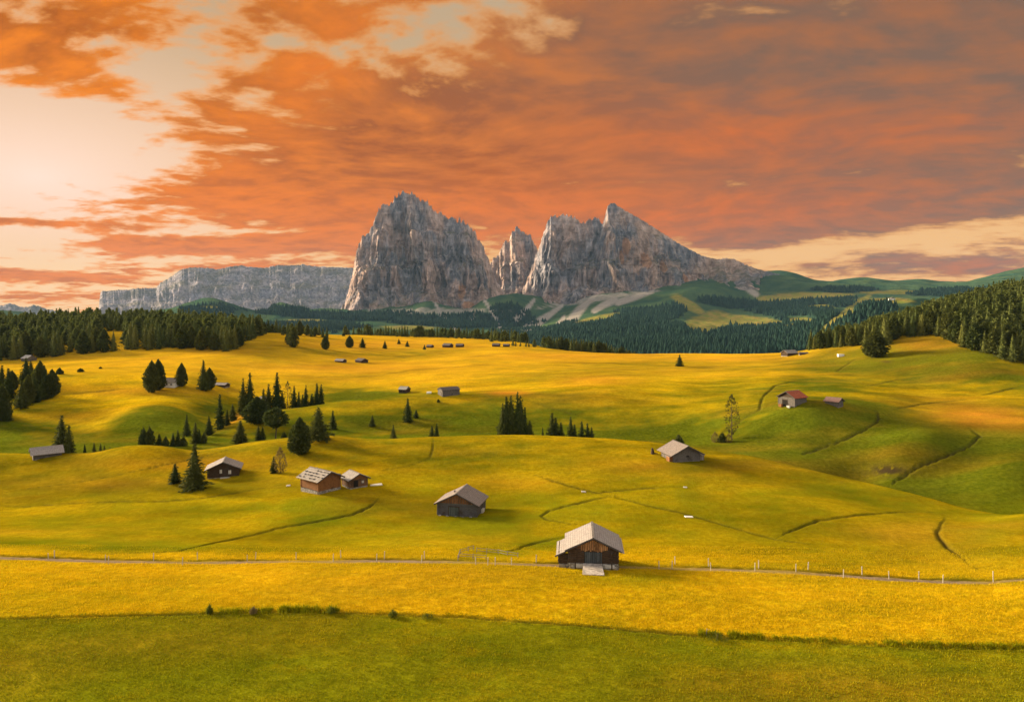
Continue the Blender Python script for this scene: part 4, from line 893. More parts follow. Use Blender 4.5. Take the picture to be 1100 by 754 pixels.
rings = [np.stack([x[:, None]+rr[:, None]*k*np.cos(a+o), y[:, None]+rr[:, None]*k*np.sin(a+o), (z+h*hh)[:, None]+0*a[None]], 2) for k, hh, o in ((.9, .0, 0), (1., .18, .4), (.06, 1., .8))]
V = np.concatenate(rings, 1); base = (np.arange(n)*seg*3)[:, None]
f = np.array([(j*seg+i, j*seg+(i+1) % seg, (j+1)*seg+(i+1) % seg, (j+1)*seg+i) for j in range(2) for i in range(seg)])
Fa = (base[:, :, None]+f[None]).reshape(-1, 4)
m, t = mat('far_conifers'); tn = t.attr('tone'); t.out(t.mix(tn, (.010, .032, .026), (.028, .060, .042)), .95, spec=.05)
tag(link(bpy.data.objects.new('distant_forest', fast_mesh('distant_forest', V.reshape(-1, 3), Fa, m, False, dict(tone=np.repeat(r_.random(n), seg*3))))), 'distant conifer forest covering the slopes below the rock peaks', 'forest', kind='stuff')
# ------------------------------------------------------------------ barns and huts
def wood_mat(name, a, b, c, horiz=True, plank=0, rough=.85, wear=None):
    m, t = mat(name); p = t.coord('Object'); rnd = N(t.t, t.node('ShaderNodeObjectInfo').outputs['Random'])
    s = (1.2, 1.2, 7) if horiz else (6, 6, .8)
    n = t.noise(t.vscale(p, s), 1.6, 5, .65); n2 = t.noise(p, .9, 4, .6); x, y, z = t.xyz(p)
    col = t.mix(((n-.5)*2.6+.5).clip(), a, b); col = t.mix(((n2-.52)*5).clip(), col, c)
    if wear: col = t.mix((z.step(wear[0], wear[1])*((n2-.3)*3).clip()).clip(), col, wear[2])
    h = n
    if plank:
        wv = t.voro(t.vscale(p, (plank, plank, .001)), 1.0, 'F1', 'Color'); vx = t.xyz(wv)[0]; col = t.cscale(col, vx*.6+.7)
    t.out(col, rough, t.bump(h, .03), spec=.2); return m
W_dark = wood_mat('weathered_dark_logs', (.030, .020, .014), (.085, .052, .030), (.060, .050, .045))
W_grey = wood_mat('silver_grey_logs', (.085, .075, .068), (.18, .16, .145), (.07, .06, .05))
W_warm = wood_mat('sun_browned_logs', (.15, .062, .022), (.30, .135, .050), (.09, .045, .02))
W_gable = wood_mat('vertical_gable_boards', (.10, .042, .018), (.30, .14, .055), (.04, .026, .018), False, 6)
W_board = wood_mat('grey_boards', (.14, .12, .11), (.27, .24, .22), (.10, .08, .07), False, 4)
W_pale = wood_mat('pale_planks', (.36, .31, .27), (.52, .46, .41), (.28, .24, .21), False, 3)
W_trim = wood_mat('eave_boards', (.040, .036, .034), (.10, .09, .085), (.14, .12, .11))
def roof_mat(name, a, b, c, rows_=3.2, cols=5):
    """hand split shingles: staggered rows, each shingle its own shade"""
    m, t = mat(name); p = t.coord('Object'); x, y, z = t.xyz(p)
    br_ = t.node('ShaderNodeTexBrick'); t.put(br_, 'Vector', t.vec(y, (x.abs())*1.0, 0.0)); t.put(br_, 'Scale', 1.0)
    br_.offset = .5; t.put(br_, 'Color1', (0, 0, 0, 1)); t.put(br_, 'Color2', (1, 1, 1, 1)); t.put(br_, 'Mortar', (.5, .5, .5, 1)); t.put(br_, 'Mortar Size', .016); t.put(br_, 'Brick Width', 1/cols); t.put(br_, 'Row Height', 1/rows_)
    col = N(t.t, br_.outputs['Color']); fac = N(t.t, br_.outputs['Fac'])
    n = t.noise(p, .8, 5, .65); n2 = t.noise(t.vscale(p, (1, 6, 1)), 2.5, 4, .6)
    k = t.xyz(col)[0]
    cc = t.mix((k*.8+(n2-.5)).clip(), a, b); cc = t.mix(((n-.5)*5).clip(), cc, c)
    cc = t.mix(fac*.7, cc, (.07, .06, .055))
    t.out(cc, .85, t.bump(k*.6-fac*1.5+n2*.5, .035), spec=.15); return m
R_shin = roof_mat('weathered_larch_shingles', (.33, .295, .285), (.52, .47, .445), (.42, .35, .33))
R_dark = roof_mat('dark_old_shingles', (.12, .105, .105), (.22, .195, .19), (.16, .12, .11))
R_brown = roof_mat('brownish_shingles', (.25, .205, .19), (.40, .34, .315), (.32, .25, .225))
R_red = roof_mat('red_roof_tiles', (.42, .10, .05), (.56, .16, .085), (.36, .10, .06), 3.2, 4)
def plain(name, a, b, sc=3, rough=.85, bump=.02):
    m, t = mat(name); p = t.coord('Object'); n = t.noise(p, sc, 5, .65); t.out(t.mix(((n-.5)*3+.5).clip(), a, b), rough, t.bump(n, bump), spec=.2); return m
def stone_mat():
    m, t = mat('field_stone'); p = t.coord('Object'); v = t.voro(p, 3.2, 'F1', 'Color'); e = t.voro(p, 3.2, 'DISTANCE_TO_EDGE', 'Distance'); k = t.xyz(v)[0]
    n = t.noise(p, 6, 4, .6); c = t.mix(k, (.16, .145, .13), (.42, .39, .35)); c = t.mix(((.05-e)*30).clip()*.7, c, (.08, .07, .06)); c = t.cscale(c, n+.5)
    t.out(c, .9, t.bump(e.min(.12)*5+n*.3, .06)); return m
S_stone = stone_mat()
P_white = plain('whitewashed_plaster', (.78, .76, .72), (.84, .82, .78)); P_pale = plain('lime_patches', (.42, .39, .35), (.62, .58, .53))
G_dark = plain('dark_opening', (.012, .010, .009), (.02, .017, .015)); G_glass = plain('window_glass', (.05, .055, .06), (.07, .07, .075), 2, .15)
P_light = plain('light_shutter', (.55, .52, .46), (.68, .62, .52))
def logwall(p0, p1, z0, z1, mt, parent, name='log_wall', th=.20, over=.18, top=None):
    """stack of squared logs between two corners, ends standing past the corner"""
    p0, p1 = Vector((*p0, 0)), Vector((*p1, 0)); d = (p1-p0); L = d.length; d.normalize(); n_ = max(3, int((z1-z0)/.26)); hh = (z1-z0)/n_
    rot = Matrix.Rotation(math.atan2(d.y, d.x), 3, 'Z'); b = MB(); c = (p0+p1)/2
    for i in range(n_):
        j = random.uniform(-.015, .015)
        b.box((c.x+j, c.y+j, z0+hh*(i+.5)), (L+2*over*(1 if i % 2 else .7), th+random.uniform(-.02, .02), hh*.93), rot)
    b2 = b.build(name, mt, parent, bevel=.02)
    return b2
def slab(prof_x0, prof_z0, prof_x1, prof_z1, y0, y1, th, name, mt, parent, wav=.0, strips=1):
    """one roof slope: board layer between two eave/ridge lines"""
    b = MB(); dx_, dz_ = prof_x1-prof_x0, prof_z1-prof_z0; L = math.hypot(dx_, dz_); nx, nz = -dz_/L, dx_/L
    if nz < 0: nx, nz = -nx, -nz
    n_ = max(3, int(L/.42))
    for i in range(n_):            # overlapping courses, each lapping over the one below
        a0, a1 = i/n_, (i+1)/n_+.02
        xa, za = prof_x0+dx_*a0, prof_z0+dz_*a0; xb, zb = prof_x0+dx_*min(a1, 1), prof_z0+dz_*min(a1, 1)
        ys = np.linspace(y0, y1, 6) + np.r_[0, np.zeros(4), 0]
        for q in range(5):
            e0 = .03*random.random() if q == 0 else 0; e1 = .03*random.random() if q == 4 else 0
            t0 = th*(1+.25*random.random()); lift = .028
            P = [(xa+nx*t0+nx*lift*1, za+nz*t0+nz*lift), (xb+nx*t0, zb+nz*t0), (xb, zb), (xa, za)]
            pts = [(u, ys[q]-e0+.002*q, w_) for u, w_ in P] + [(u, ys[q+1]+e1+.002*q-.001, w_) for u, w_ in P]
            b.poly(pts, [(0, 1, 2, 3), (7, 6, 5, 4), (0, 4, 5, 1), (1, 5, 6, 2), (2, 6, 7, 3), (3, 7, 4, 0)])
    return b.build(name, mt, parent)
def barn(label, px, base, W, L, wall, rise, rz, roofm, wallm, gablem, cat='barn', name='wooden_barn', over=.55, eo=.5, base_h=.0, basem=None, door=None, windows=(), extra=None, stones=0, group=None, sink=.0, Y=None, trim=True, scale=1.0, plaster=None):
    if Y is None:
        x, y, z = hit(px, base, 0 if base > 470 else 200); dp = (L/2*abs(math.cos(R(rz)))+W/2*abs(math.sin(R(rz))))*scale*.92; x *= (y+dp)/y; y += dp
    else: x, y = (px-CX)/F*Y, Y; z = gz(x, y)
    o = empty(name, (x, y, z-sink), R(rz), scale); tag(o, label, cat, group)
    hw, hl = W/2, L/2
    bm_ = basem or S_stone
    st = MB()
    for (cx, cy, a, b_) in ((0, -hl, W, .34), (0, hl, W, .34), (-hw, 0, .34, L-.345), (hw, 0, .34, L-.345)): st.box((cx, cy, (base_h-2.2)/2), (a, b_, base_h+2.2))
    st.build('stone_base', bm_, o)
    z0, z1 = base_h+.003, base_h+wall
    if plaster:
        q = MB(); q.box((0, 0, (z0+z1)/2), (W+.02, L+.02, z1-z0)); q.build('plaster_wall', plaster, o, .02)
    else:
        logwall((-hw, -hl), (hw, -hl), z0, z1, wallm, o); logwall((-hw, hl), (hw, hl), z0, z1, wallm, o)
        logwall((-hw, -hl), (-hw, hl), z0+.12, z1+.05, wallm, o); logwall((hw, -hl), (hw, hl), z0+.12, z1+.05, wallm, o)
    for s in (-1, 1):
        q = MB(); yy = s*hl; q.prism([(-hw, z1+.003), (hw, z1+.003), (0, z1+rise*.97)], yy-.06, yy+.06); gb = q.build('gable', gablem, o)
        if L*F/y > 25:
            q = MB(); k = int(W/.42)
            for i in range(k):       # cover strips over the board joints
                xx = -hw+(i+.5)*W/k; hh = rise*.97*(1-abs(xx)/hw)-.12
                if hh > .15: q.box((xx, yy+s*.075, z1+.05+hh/2), (.07, .028, hh))
            if q.v: q.build('cover_strips', W_trim if gablem is not W_board else W_grey, gb)
    sl = rise/hw; ex = hw+eo; ze = z1+.06-sl*eo
    rf = slab(-ex, ze, 0, z1+rise+.06, -hl-over, hl+over, .09, 'roof', roofm, o)
    slab(ex, ze, 0, z1+rise+.063, -hl-over, hl+over, .09, 'roof_slope', roofm, rf)
    q = MB(); q.box((0, 0, z1+rise+.20), (.30, L+2*over+.06, .07)); q.build('ridge_board', W_board, rf)
    if trim:
        for s in (-1, 1):
            for e in (-1, 1):
                q = MB(); ln = math.hypot(ex, sl*ex)
                q.box((s*ex/2, e*(hl+over+.035), (ze+z1+rise+.06)/2+.02), (ln, .06, .20), Matrix.Rotation(math.atan2(sl, 1)*s, 3, 'Y')); q.build('barge_board', W_trim, rf)
        q = MB()
        for yy in np.arange(-hl-over+.2, hl+over, 1.1):
            for s in (-1, 1): q.box((s*(hw+eo*.45), yy, z1-.03-sl*eo*.45), (eo*1.3, .10, .13), Matrix.Rotation(math.atan2(sl, 1)*s, 3, 'Y'))
        q.build('rafters', W_dark, rf)
    for sx in (-1, 1):
        for sy in (-1, 1):
            if not plaster and L*F/y > 15: MB().box((sx*(hw+.02), sy*(hl+.02), (z0+z1)/2+.05), (.24, .24, z1-z0)).build('corner_post', wallm, o, .02)
    if door:
        dx_, dw, dh, dm = door; f = MB(); f.box((dx_, -hl-.14, z0+dh/2), (dw, .07, dh)); d_ = f.build('door', dm, o)
        f = MB(); f.box((dx_, -hl-.15, z0+dh+.06), (dw+.3, .10, .12)); f.box((dx_-dw/2-.06, -hl-.15, z0+dh/2), (.12, .10, dh)); f.box((dx_+dw/2+.06, -hl-.15, z0+dh/2), (.12, .10, dh)); f.build('door_frame', W_dark, d_)
        f = MB()
        for i in range(int(dw/.3)): f.box((dx_-dw/2+.15+i*.3, -hl-.185, z0+dh/2), (.24, .03, dh*.96))
        f.build('door_boards', dm, d_)
    for (side, u, zz, ww, wh, wm, fm) in windows:
        f = MB(); g = MB()
        if side in 'fb':
            s = -1 if side == 'f' else 1; f.box((u, s*(hl+.13), zz), (ww, .05, wh)); off = s*(hl+.15)
            for a, b_, c_, d_ in ((0, wh/2+.04, ww+.16, .08), (0, -wh/2-.04, ww+.16, .08), (-ww/2-.04, 0, .08, wh), (ww/2+.04, 0, .08, wh), (0, 0, .04, wh)): g.box((u+a, off, zz+b_), (c_, .08, d_))
        else:
            s = -1 if side == 'l' else 1; f.box((s*(hw+.13), u, zz), (.05, ww, wh)); off = s*(hw+.15)
            for a, b_, c_, d_ in ((0, wh/2+.04, ww+.16, .08), (0, -wh/2-.04, ww+.16, .08), (-ww/2-.04, 0, .08, wh), (ww/2+.04, 0, .08, wh), (0, 0, .04, wh)): g.box((off, u+a, zz+b_), (.08, c_, d_))
        wo_ = f.build('window', wm, o); g.build('window_frame', fm, wo_)
    if stones:
        k = max(3, int(L*1.1)); Ms = plain('roof_stone', (.07, .065, .06), (.16, .145, .13), 3)
        for s in (-1, 1):
            for rr_ in range(4):
                for i in range(k):
                    if random.random() < .25: continue
                    u = ex*(.18+.22*rr_)*s; zz = z1+rise+.06-sl*abs(u)+.19
                    q = MB(); q.box((u+random.uniform(-.06, .06), -hl-over+.4+(i+.5*(rr_ % 2))*(L+2*over-.6)/k+random.uniform(-.1, .1), zz), (.30, .42, .16), Matrix.Rotation(random.uniform(-.5, .5), 3, 'Z'), jit=.06); q.build('roof_stone', Ms, rf)
        for s in (-1, 1):
            for rr_ in range(5): q = MB(); u = ex*(.12+.215*rr_)*s; q.box((u, 0, z1+rise+.06-sl*abs(u)+.155), (.10, L+2*over, .05), Matrix.Rotation(math.atan2(sl, 1)*s, 3, 'Y')); q.build('roof_batten', W_pale, rf)
    if extra: extra(o, hw, hl, z0, z1, rise, over, ze, sl, ex, rf)
    return o
# --- big barn with ramp
def big_extra(o, hw, hl, z0, z1, rise, over, ze, sl, ex, rf):
    # lean-to on the left with its own lower roof
    ax0 = -hw-1.35
    logwall((ax0, -hl+.55), (-hw-.15, -hl+.55), z0-.35, z1-.85, W_dark, o, 'lean_to_wall'); logwall((ax0, -hl+.55), (ax0, hl-.8), z0-.35, z1-.8, W_dark, o, 'lean_to_wall')
    slab(ax0-.35, z1-1.12, -hw-.02, z1-.36, -hl+.1, hl-.4, .09, 'lean_to_roof', R_shin, rf)
    q = MB(); q.box((ax0/2-hw/2-.35, -hl+.06, z1-.78), (1.95, .06, .18), Matrix.Rotation(-math.atan2(.76, 1.7), 3, 'Y')); q.build('lean_to_barge_board', W_trim, rf)
    slab(ex+.32, ze-.30, ex-.12, ze-.12, -hl-.1, hl+.1, .07, 'side_eave', R_shin, rf)
    q = MB(); q.box((ax0+.75, -hl+.5, z0-1.15), (1.5, .3, 1.6)); q.build('lean_to_base', S_stone, o)
    for x0, w_, h_ in ((-1.95, 1.05, .50), (2.25, 1.35, .46), (-.0, .1, .1)): 
        q = MB(); q.box((x0, -hl-.19, z0-.36), (w_, .05, h_)); q.build('lime_patch', P_pale, o)
    # dark hay door above the ramp, weathered boards around it
    q = MB(); q.box((-.15, -hl-.12, z0+.80), (2.1, .05, 1.55)); d_ = q.build('hay_door', wood_mat('tarred_door', (.02, .024, .026), (.05, .055, .056), (.03, .03, .03), False, 5), o)
    q = MB()
    for i in range(9): q.box((-1.0+i*.26, -hl-.152, z0+.8), (.20, .028, 1.5))
    q.build('door_boards', wood_mat('blue_grey_boards', (.045, .055, .06), (.09, .10, .105), (.05, .04, .035), False, 5), d_)
    q = MB()
    for i in range(15):
        xx = -1.6+i*.25; top = z1+rise*(1-abs(xx)/hw)-.25; bot = z0+1.62+random.uniform(-.05, .25)
        q.box((xx, -hl-.155, (top+bot)/2), (.19, .03, top-bot))
    q.build('weathered_boards', wood_mat('bleached_orange_boards', (.13, .05, .02), (.50, .28, .12), (.06, .035, .02), False, 4.5), o)
    for xx in (-2.45, 2.55):
        q = MB(); q.box((xx, -hl-.16, z0+.55), (.18, .12, 2.9 if xx > 0 else 2.6)); q.build('upright_post', W_dark, o)
    # plank ramp on bearers
    gx = o.location.x; gy = o.location.y-hl-4.3
    dz_ = gz(gx, gy)-o.location.z
    y0, y1, za, zb = -hl-.16, -hl-4.4, z0-.02, dz_+.10
    q = MB(); n_ = 15; ang = math.atan2(za-zb, y0-y1)
    for i in range(n_):
        f_ = (i+.5)/n_; wd_ = 2.55+.35*f_; q.box((random.uniform(-.03, .03)-.1, y0+(y1-y0)*f_, za+(zb-za)*f_), (wd_, 4.4/n_*.94, .07), Matrix.Rotation(ang, 3, 'X'))
    rp = q.build('ramp', W_pale, o)
    q = MB()
    for xx in (-1.15, -.1, .95): q.box((xx, (y0+y1)/2, (za+zb)/2-.14), (.16, 4.4, .2), Matrix.Rotation(ang, 3, 'X'))
    q.build('ramp_beam', W_dark, rp)
    q = MB()
    for xx in (-.95, .75):
        q.box((xx, y0-.5, (za-.5+dz_)/2-.2), (.18, .18, max(.3, za-dz_-.1)))
    q.build('ramp_post', W_dark, rp)
barn('largest barn beside the track, pale shingle roof and a plank ramp to its door', 636.5, 611, 6.7, 6.2, 1.95, 1.55, -5, R_shin, W_dark, wood_mat('dark_gable_logs', (.035, .02, .012), (.16, .075, .032), (.03, .02, .014)), base_h=.9, over=.55, eo=.55, extra=big_extra, sink=.1)
def b2x(o, hw, hl, z0, z1, rise, over, ze, sl, ex, rf):
    q = MB(); q.box((-1.2, -.6, z1+rise*.72+.22), (.22, .22, .5)); q.build('vent_pipe', W_trim, rf)
    q = MB(); q.box((hw+.3, .4, .35), (.35, 1.2, .9)); q.build('lean_board', P_pale, o)
    q = MB()
    for i in range(5): q.box((-hw+.5+i*1.5, -hl-.35, .05), (.5, .3, .3), jit=.08)
    q.build('foundation_stone', S_stone, o)
    q = MB(); q.box((0, -hl-.15, z1-.05), (hw*1.6, .10, .10)); q.build('cross_beam', W_grey, o)
barn('square barn with brown gable boards on the slope left of the largest barn', 496, 555, 7.6, 6.2, 2.35, 1.85, -12, R_brown, wood_mat('blue_grey_logs', (.055, .052, .055), (.12, .115, .118), (.05, .035, .026)), W_gable, base_h=.1, door=(-.6, 1.9, 1.7, wood_mat('grey_green_door', (.05, .06, .058), (.10, .115, .11), (.04, .04, .04), False, 4)), extra=b2x, over=.6, eo=.6, sink=.1, scale=1.0)
def b3x(o, hw, hl, z0, z1, rise, over, ze, sl, ex, rf):
    q = MB(); q.box((hw*.1, -hl-.2, -.05), (2.5, .5, .6), jit=.1); q.build('rubble', S_stone, o)
barn('brown log barn with a stone weighted plank roof, left of a small hut', 344.5, 530.5, 5.4, 6.0, 2.3, 1.25, 51, roof_mat('plank_and_shingle', (.30, .265, .245), (.46, .41, .375), (.36, .31, .28), 1.6, 3), W_warm, W_warm, base_h=.9, stones=1, over=.75, eo=.75, extra=b3x, sink=.35)
barn('small log hut tucked behind the stone weighted barn on its right', 381, 524.5, 3.9, 3.8, 1.75, .95, 38, R_shin, wood_mat('reddish_logs', (.11, .055, .026), (.22, .12, .06), (.06, .04, .03)), W_warm, cat='hut', name='wooden_hut', base_h=.35, over=.6, eo=.6, door=(-.7, .9, 1.4, G_dark), windows=(('f', .9, 1.3, .5, .5, P_light, W_trim),), sink=.15, Y=150)
def b4x(o, hw, hl, z0, z1, rise, over, ze, sl, ex, rf):
    for x0, sgn, mt_, rr_ in ((hw+.8, 1, W_board, R_shin), (-hw-.5, -1, W_warm, R_brown)):
        q = MB(); q.box((x0, -hl+1.2, .55), (1.3 if sgn > 0 else .8, 1.6, 1.5)); sh = q.build('side_shed', mt_, o)
        q = MB(); q.box((x0, -hl+1.2, 1.36), (1.6 if sgn > 0 else 1.0, 1.9, .08), Matrix.Rotation(.15*sgn, 3, 'Y')); q.build('shed_roof', rr_, sh)
    q = MB(); q.box((.2, -hl-.16, z0+1.15), (.7, .06, .3)); q.build('wall_hatch', G_dark, o)
barn('grey walled barn with a wide brown roof on the golden ridge right of centre', 731, 496, 6.6, 6.0, 1.9, 1.65, 14, R_brown, W_grey, W_grey, base_h=.15, over=.9, eo=.95, extra=b4x, sink=.1)
barn('dark barn with two light windows beside the tall spruce', 241, 513.5, 6.6, 5.2, 2.05, 1.45, 17, roof_mat('pale_worn_roof', (.34, .30, .29), (.50, .45, .43), (.40, .34, .32)), W_dark, W_dark, base_h=.15, over=.6, eo=.7, windows=(('f', -.5, 1.55, .5, .9, P_light, W_dark), ('f', 1.45, 1.3, .6, .9, P_light, W_dark)), extra=lambda o, hw, hl, z0, z1, rise, over, ze, sl, ex, rf: MB().box((1.2, -hl-.5, .12), (3.6, .9, .14)).build('plank_step', P_pale, o), sink=.1)
barn('low grey barn at the left in front of two dark spruces', 50, 493, 5.6, 6.0, 1.35, 1.1, -52, R_shin, W_grey, W_dark, base_h=.1, over=.7, eo=.8, sink=.15)
barn('barn with an orange red roof on the green hill at the right', 851, 437.5, 6.2, 5.8, 3.0, 1.7, -58, R_red, W_grey, W_dark, base_h=.2, over=.6, eo=.5, sink=.1, door=(-.6, 1.8, 2.0, G_dark), extra=lambda o, hw, hl, z0, z1, rise, over, ze, sl, ex, rf: (MB().box((-1.6, -hl-.9, .35), (1.2, .9, .9), jit=.15).build('woodpile', W_warm, o), MB().box((1.5, -hl-1.0, .3), (.9, .8, .7), jit=.12).build('white_sack', P_pale, o)))
barn('small brown hut right of the red roofed barn', 896, 437, 3.7, 4.0, 1.8, .9, 42, wood_mat('dull_brown_roof', (.16, .09, .075), (.26, .16, .14), (.12, .08, .07)), W_grey, W_grey, cat='hut', name='wooden_hut', over=.55, eo=.55, sink=.1)
barn('long grey hut with a dark roof on the green hill crest', 482, 426, 4.6, 7.0, 2.7, .75, -62, R_dark, W_grey, W_grey, cat='hut', name='wooden_hut', over=.35, eo=.35, sink=.2, door=(.6, .9, 1.7, W_board))
barn('small pale roofed hut left of the long grey hut', 434.5, 422.5, 3.6, 3.6, 1.9, 1.0, 68, roof_mat('silvery_roof', (.40, .38, .37), (.54, .51, .49), (.46, .43, .41)), W_dark, W_grey, cat='hut', name='wooden_hut', over=.35, eo=.4, sink=.1, windows=(('l', .6, 1.0, .8, .7, G_dark, W_trim), ('l', -.8, 1.0, .6, .7, G_dark, W_trim)))
barn('small white chalet between dark trees on the golden slope', 183.5, 416.5, 5.2, 7.0, 2.6, 1.5, 80, R_dark, W_grey, P_white, cat='chalet', name='white_chalet', over=.4, eo=.4, sink=.1, plaster=P_white, windows=tuple(('l', u, 1.55, .9, .8, G_glass, P_white) for u in (-2.2, 0, 2.2)), trim=True)
barn('low grey hut just right of the dark trees on the golden slope', 237, 415.5, 3.6, 7.0, 1.0, .7, 75, R_shin, W_dark, W_dark, cat='hut', name='wooden_hut', over=.5, eo=.5, sink=.1, trim=False)
barn('pale roofed hut half hidden behind the tree group at the left edge', 31, 388, 5.2, 7.0, 1.9, 1.7, 60, roof_mat('bright_roof', (.5, .47, .45), (.62, .58, .55), (.5, .46, .44)), W_grey, W_board, cat='hut', name='wooden_hut', over=.4, eo=.4, sink=.2)
barn('pale roof peeping out of the dark tree row behind the green crest', 284, None, 3.6, 3.6, 2.2, 1.2, 70, R_shin, W_dark, W_board, cat='hut', name='wooden_hut', over=.3, eo=.4, Y=291, trim=False, extra=None, sink=-3.2)
barn('left one of two low huts on the far golden meadow', 366, 389.5, 3.6, 5.6, 1.1, .9, 65, R_shin, W_dark, W_dark, cat='hut', name='wooden_hut', over=.4, eo=.4, trim=False)
barn('right and larger one of two low huts on the far golden meadow', 388.5, 390, 4.8, 5.8, 1.5, 1.0, 50, R_dark, W_dark, W_dark, cat='hut', name='wooden_hut', over=.5, eo=.5, trim=False)
for px, by, s, lab in ((462, 373.5, .8, 'smallest hut of the far line, right of the scattered trees'), (481, 373.5, 1.15, 'far dark hut left of its neighbour below the distant tree row'), (494, 373, .95, 'far dark hut right of its neighbour below the distant tree row'), (533, 372.5, .95, 'far hut at the foot of the tree row, left of the last one'), (544, 372.5, .8, 'last far hut to the right under the distant tree row')):
    barn(lab, px, by, 4.2, 5.4, 1.5, 1.1, 60 if px < 490 else 75, R_dark, W_dark, W_dark, cat='hut', name='wooden_hut', over=.4, eo=.4, trim=False, scale=s)
barn('grey roofed hut on the meadow horizon left of the right forest', 848, 382.5, 5.0, 8.2, 1.9, 1.5, -66, R_shin, W_dark, W_dark, cat='hut', name='wooden_hut', over=.5, eo=.5, trim=False)
barn('low dark shed right next to the grey roofed hut on the horizon', 863, 381, 2.6, 4.6, .7, .6, 80, R_dark, W_dark, W_dark, cat='shed', name='wooden_shed', over=.3, eo=.3, trim=False)
# far hut on the bright hilltop
j = int(np.searchsorted(FP, 958)); i = int(np.argmin(HV[:200, j])); zz = HZ[i, j]
o = empty('hilltop_house', (HXX[i, j], HYY[i, j], zz-3)); tag(o, 'tiny pale house on the bright hilltop clearing far behind the right forest', 'house')
o.scale = (.6,)*3
MB().box((0, 0, 6), (26, 12, 9)).build('wall', P_white, o); MB().prism([(-15, 10.5), (15, 10.5), (0, 16)], -7, 7).build('roof', R_brown, o)
# ------------------------------------------------------------------ fences along the track
M_post = plain('pale_fence_wood', (.38, .34, .29), (.54, .49, .42)); M_rail = plain('grey_fence_wood', (.16, .14, .12), (.27, .24, .21))
post_me = None
near = [(52, 602), (113, 604), (116.5, 605.5), (196, 607), (265.5, 604), (274.5, 601), (358, 603), (366, 599), (404.5, 603), (453, 604.5), (511, 606.5), (524, 607), (532, 607), (549.5, 607.5), (708, 611), (722, 611), (763.5, 613), (811, 613), (855, 614), (906, 620.5), (955, 622), (1013, 626)]
farr = [(58.5, 599), (165, 602), (212, 601), (318, 601), (413, 600), (456, 600), (576, 604), (725, 606), (761, 608), (815, 610), (868, 612), (926, 617), (987, 622)]
def fence_post(px, base, label, h=1.15, group='white posts along the track'):
    global post_me
    x, y, z = hit(px, base)
    if post_me is None:
        b = MB(); b.tube((0, 0, -.4), (0, 0, 1.12), .055, .048, 8); b.tube((0, 0, 1.12), (0, 0, 1.16), .048, .02, 8)
        o = b.build('post', M_post); post_me = o.data; bpy.data.objects.remove(o)
        b = MB(); b.tube((.05, 0, .92), (.10, 0, .92), .022, .03, 6); b.tube((.05, 0, .62), (.10, 0, .62), .022, .03, 6); o = b.build('i', M_rail); globals()['ins_me'] = o.data; bpy.data.objects.remove(o)
    e = empty('fence_post', (x, y, z)); e.scale = (1.1, 1.1, h/1.15); e.rotation_euler = (R(random.uniform(-3, 3)), R(random.uniform(-3, 3)), random.uniform(0, 6))
    tag(e, label, 'fence post', group); link(bpy.data.objects.new('stake', post_me), e); link(bpy.data.objects.new('wire_holder', ins_me), e)
for i, (px, b_) in enumerate(near): fence_post(px, b_, 'pale post on the near side of the track, %s from the left' % ords[i])
for i, (px, b_) in enumerate(farr): fence_post(px, b_, 'pale post on the far side of the track, %s from the left' % ords[i])
fence_post(1067, 625, 'taller white post near the right end of the track', 1.5, None)
def rail_fence(pts, label, h=.65, nrail=2):
    P = [Vector(hit(*p)) for p in pts]; o = empty('rail_fence', P[0]); tag(o, label, 'fence', None); base = P[0]
    for p in P:
        b = MB(); q = p-base; b.tube((q.x, q.y, q.z-.3), (q.x+random.uniform(-.05, .05), q.y, q.z+h+.1), .06, .05, 7); b.build('post', M_rail, o)
    for a, c in zip(P[:-1], P[1:]):
        for k in range(nrail):
            b = MB(); u = a-base; v = c-base; zz = h*(.45+.5*k)
            b.tube((u.x, u.y, u.z+zz+random.uniform(-.06, .06)), (v.x, v.y, v.z+zz+random.uniform(-.06, .06)), .04, .035, 6); b.build('rail', M_rail, o)
rail_fence([(492, 602), (494, 595), (503, 592), (509, 590.5)], 'old grey rail fence left of the brook crossing')
rail_fence([(512, 593), (523, 594), (535, 595), (545, 597), (556, 598.5)], 'long grey rail fence beside the brook near the track')
rail_fence([(493, 599), (508, 600), (522, 601)], 'short rail fence right behind the track')
# --- slabs, trough, rock, hay
def blocky(px, base, d, m_, name, label, cat, rot=0, jit=.06, lift=0):
    x, y, z = hit(px, base, 0 if base > 470 else 200); o = empty(name, (x, y, z), R(rot)); tag(o, label, cat)
    b = MB(); b.box((0, 0, d[2]/2-.05+lift), d, None, jit); ob = b.build(name.split('_')[-1]+'_top', m_, o, .03)
    b = MB(); b.box((0, 0, -.1), (d[0]*.9, d[1]*.9, .3)); b.build('bed', S_stone, o); return o
blocky(740, 555, (1.5, .9, .12), P_white, 'stone_slab', 'white slab bridging the ditch right of the largest barn', 'slab')
blocky(627, 528.5, (.9, .6, .22), P_pale, 'stone_trough', 'small pale trough at the ditch fork above the largest barn', 'trough')
blocky(736, 523.5, (.7, .5, .2), P_pale, 'stone_cover', 'pale stone at the right end of the upper ditch', 'stone')
blocky(461, 422.5, (1.8, 1.2, .7), P_white, 'water_tank', 'small white tank between the two huts on the green crest', 'tank')
blocky(310, 521.8, (.8, .6, .25), P_pale, 'pale_boulder', 'small white boulder left of the stone weighted barn', 'boulder', jit=.12)
blocky(404, 520.5, (2.6, 1.4, .1), P_pale, 'stone_terrace', 'pale terrace in front of the small log hut', 'terrace', rot=20)
blocky(903, 383, (3.2, 1.8, 1.4), P_white, 'white_tank', 'white tank on the meadow below the right forest', 'tank')
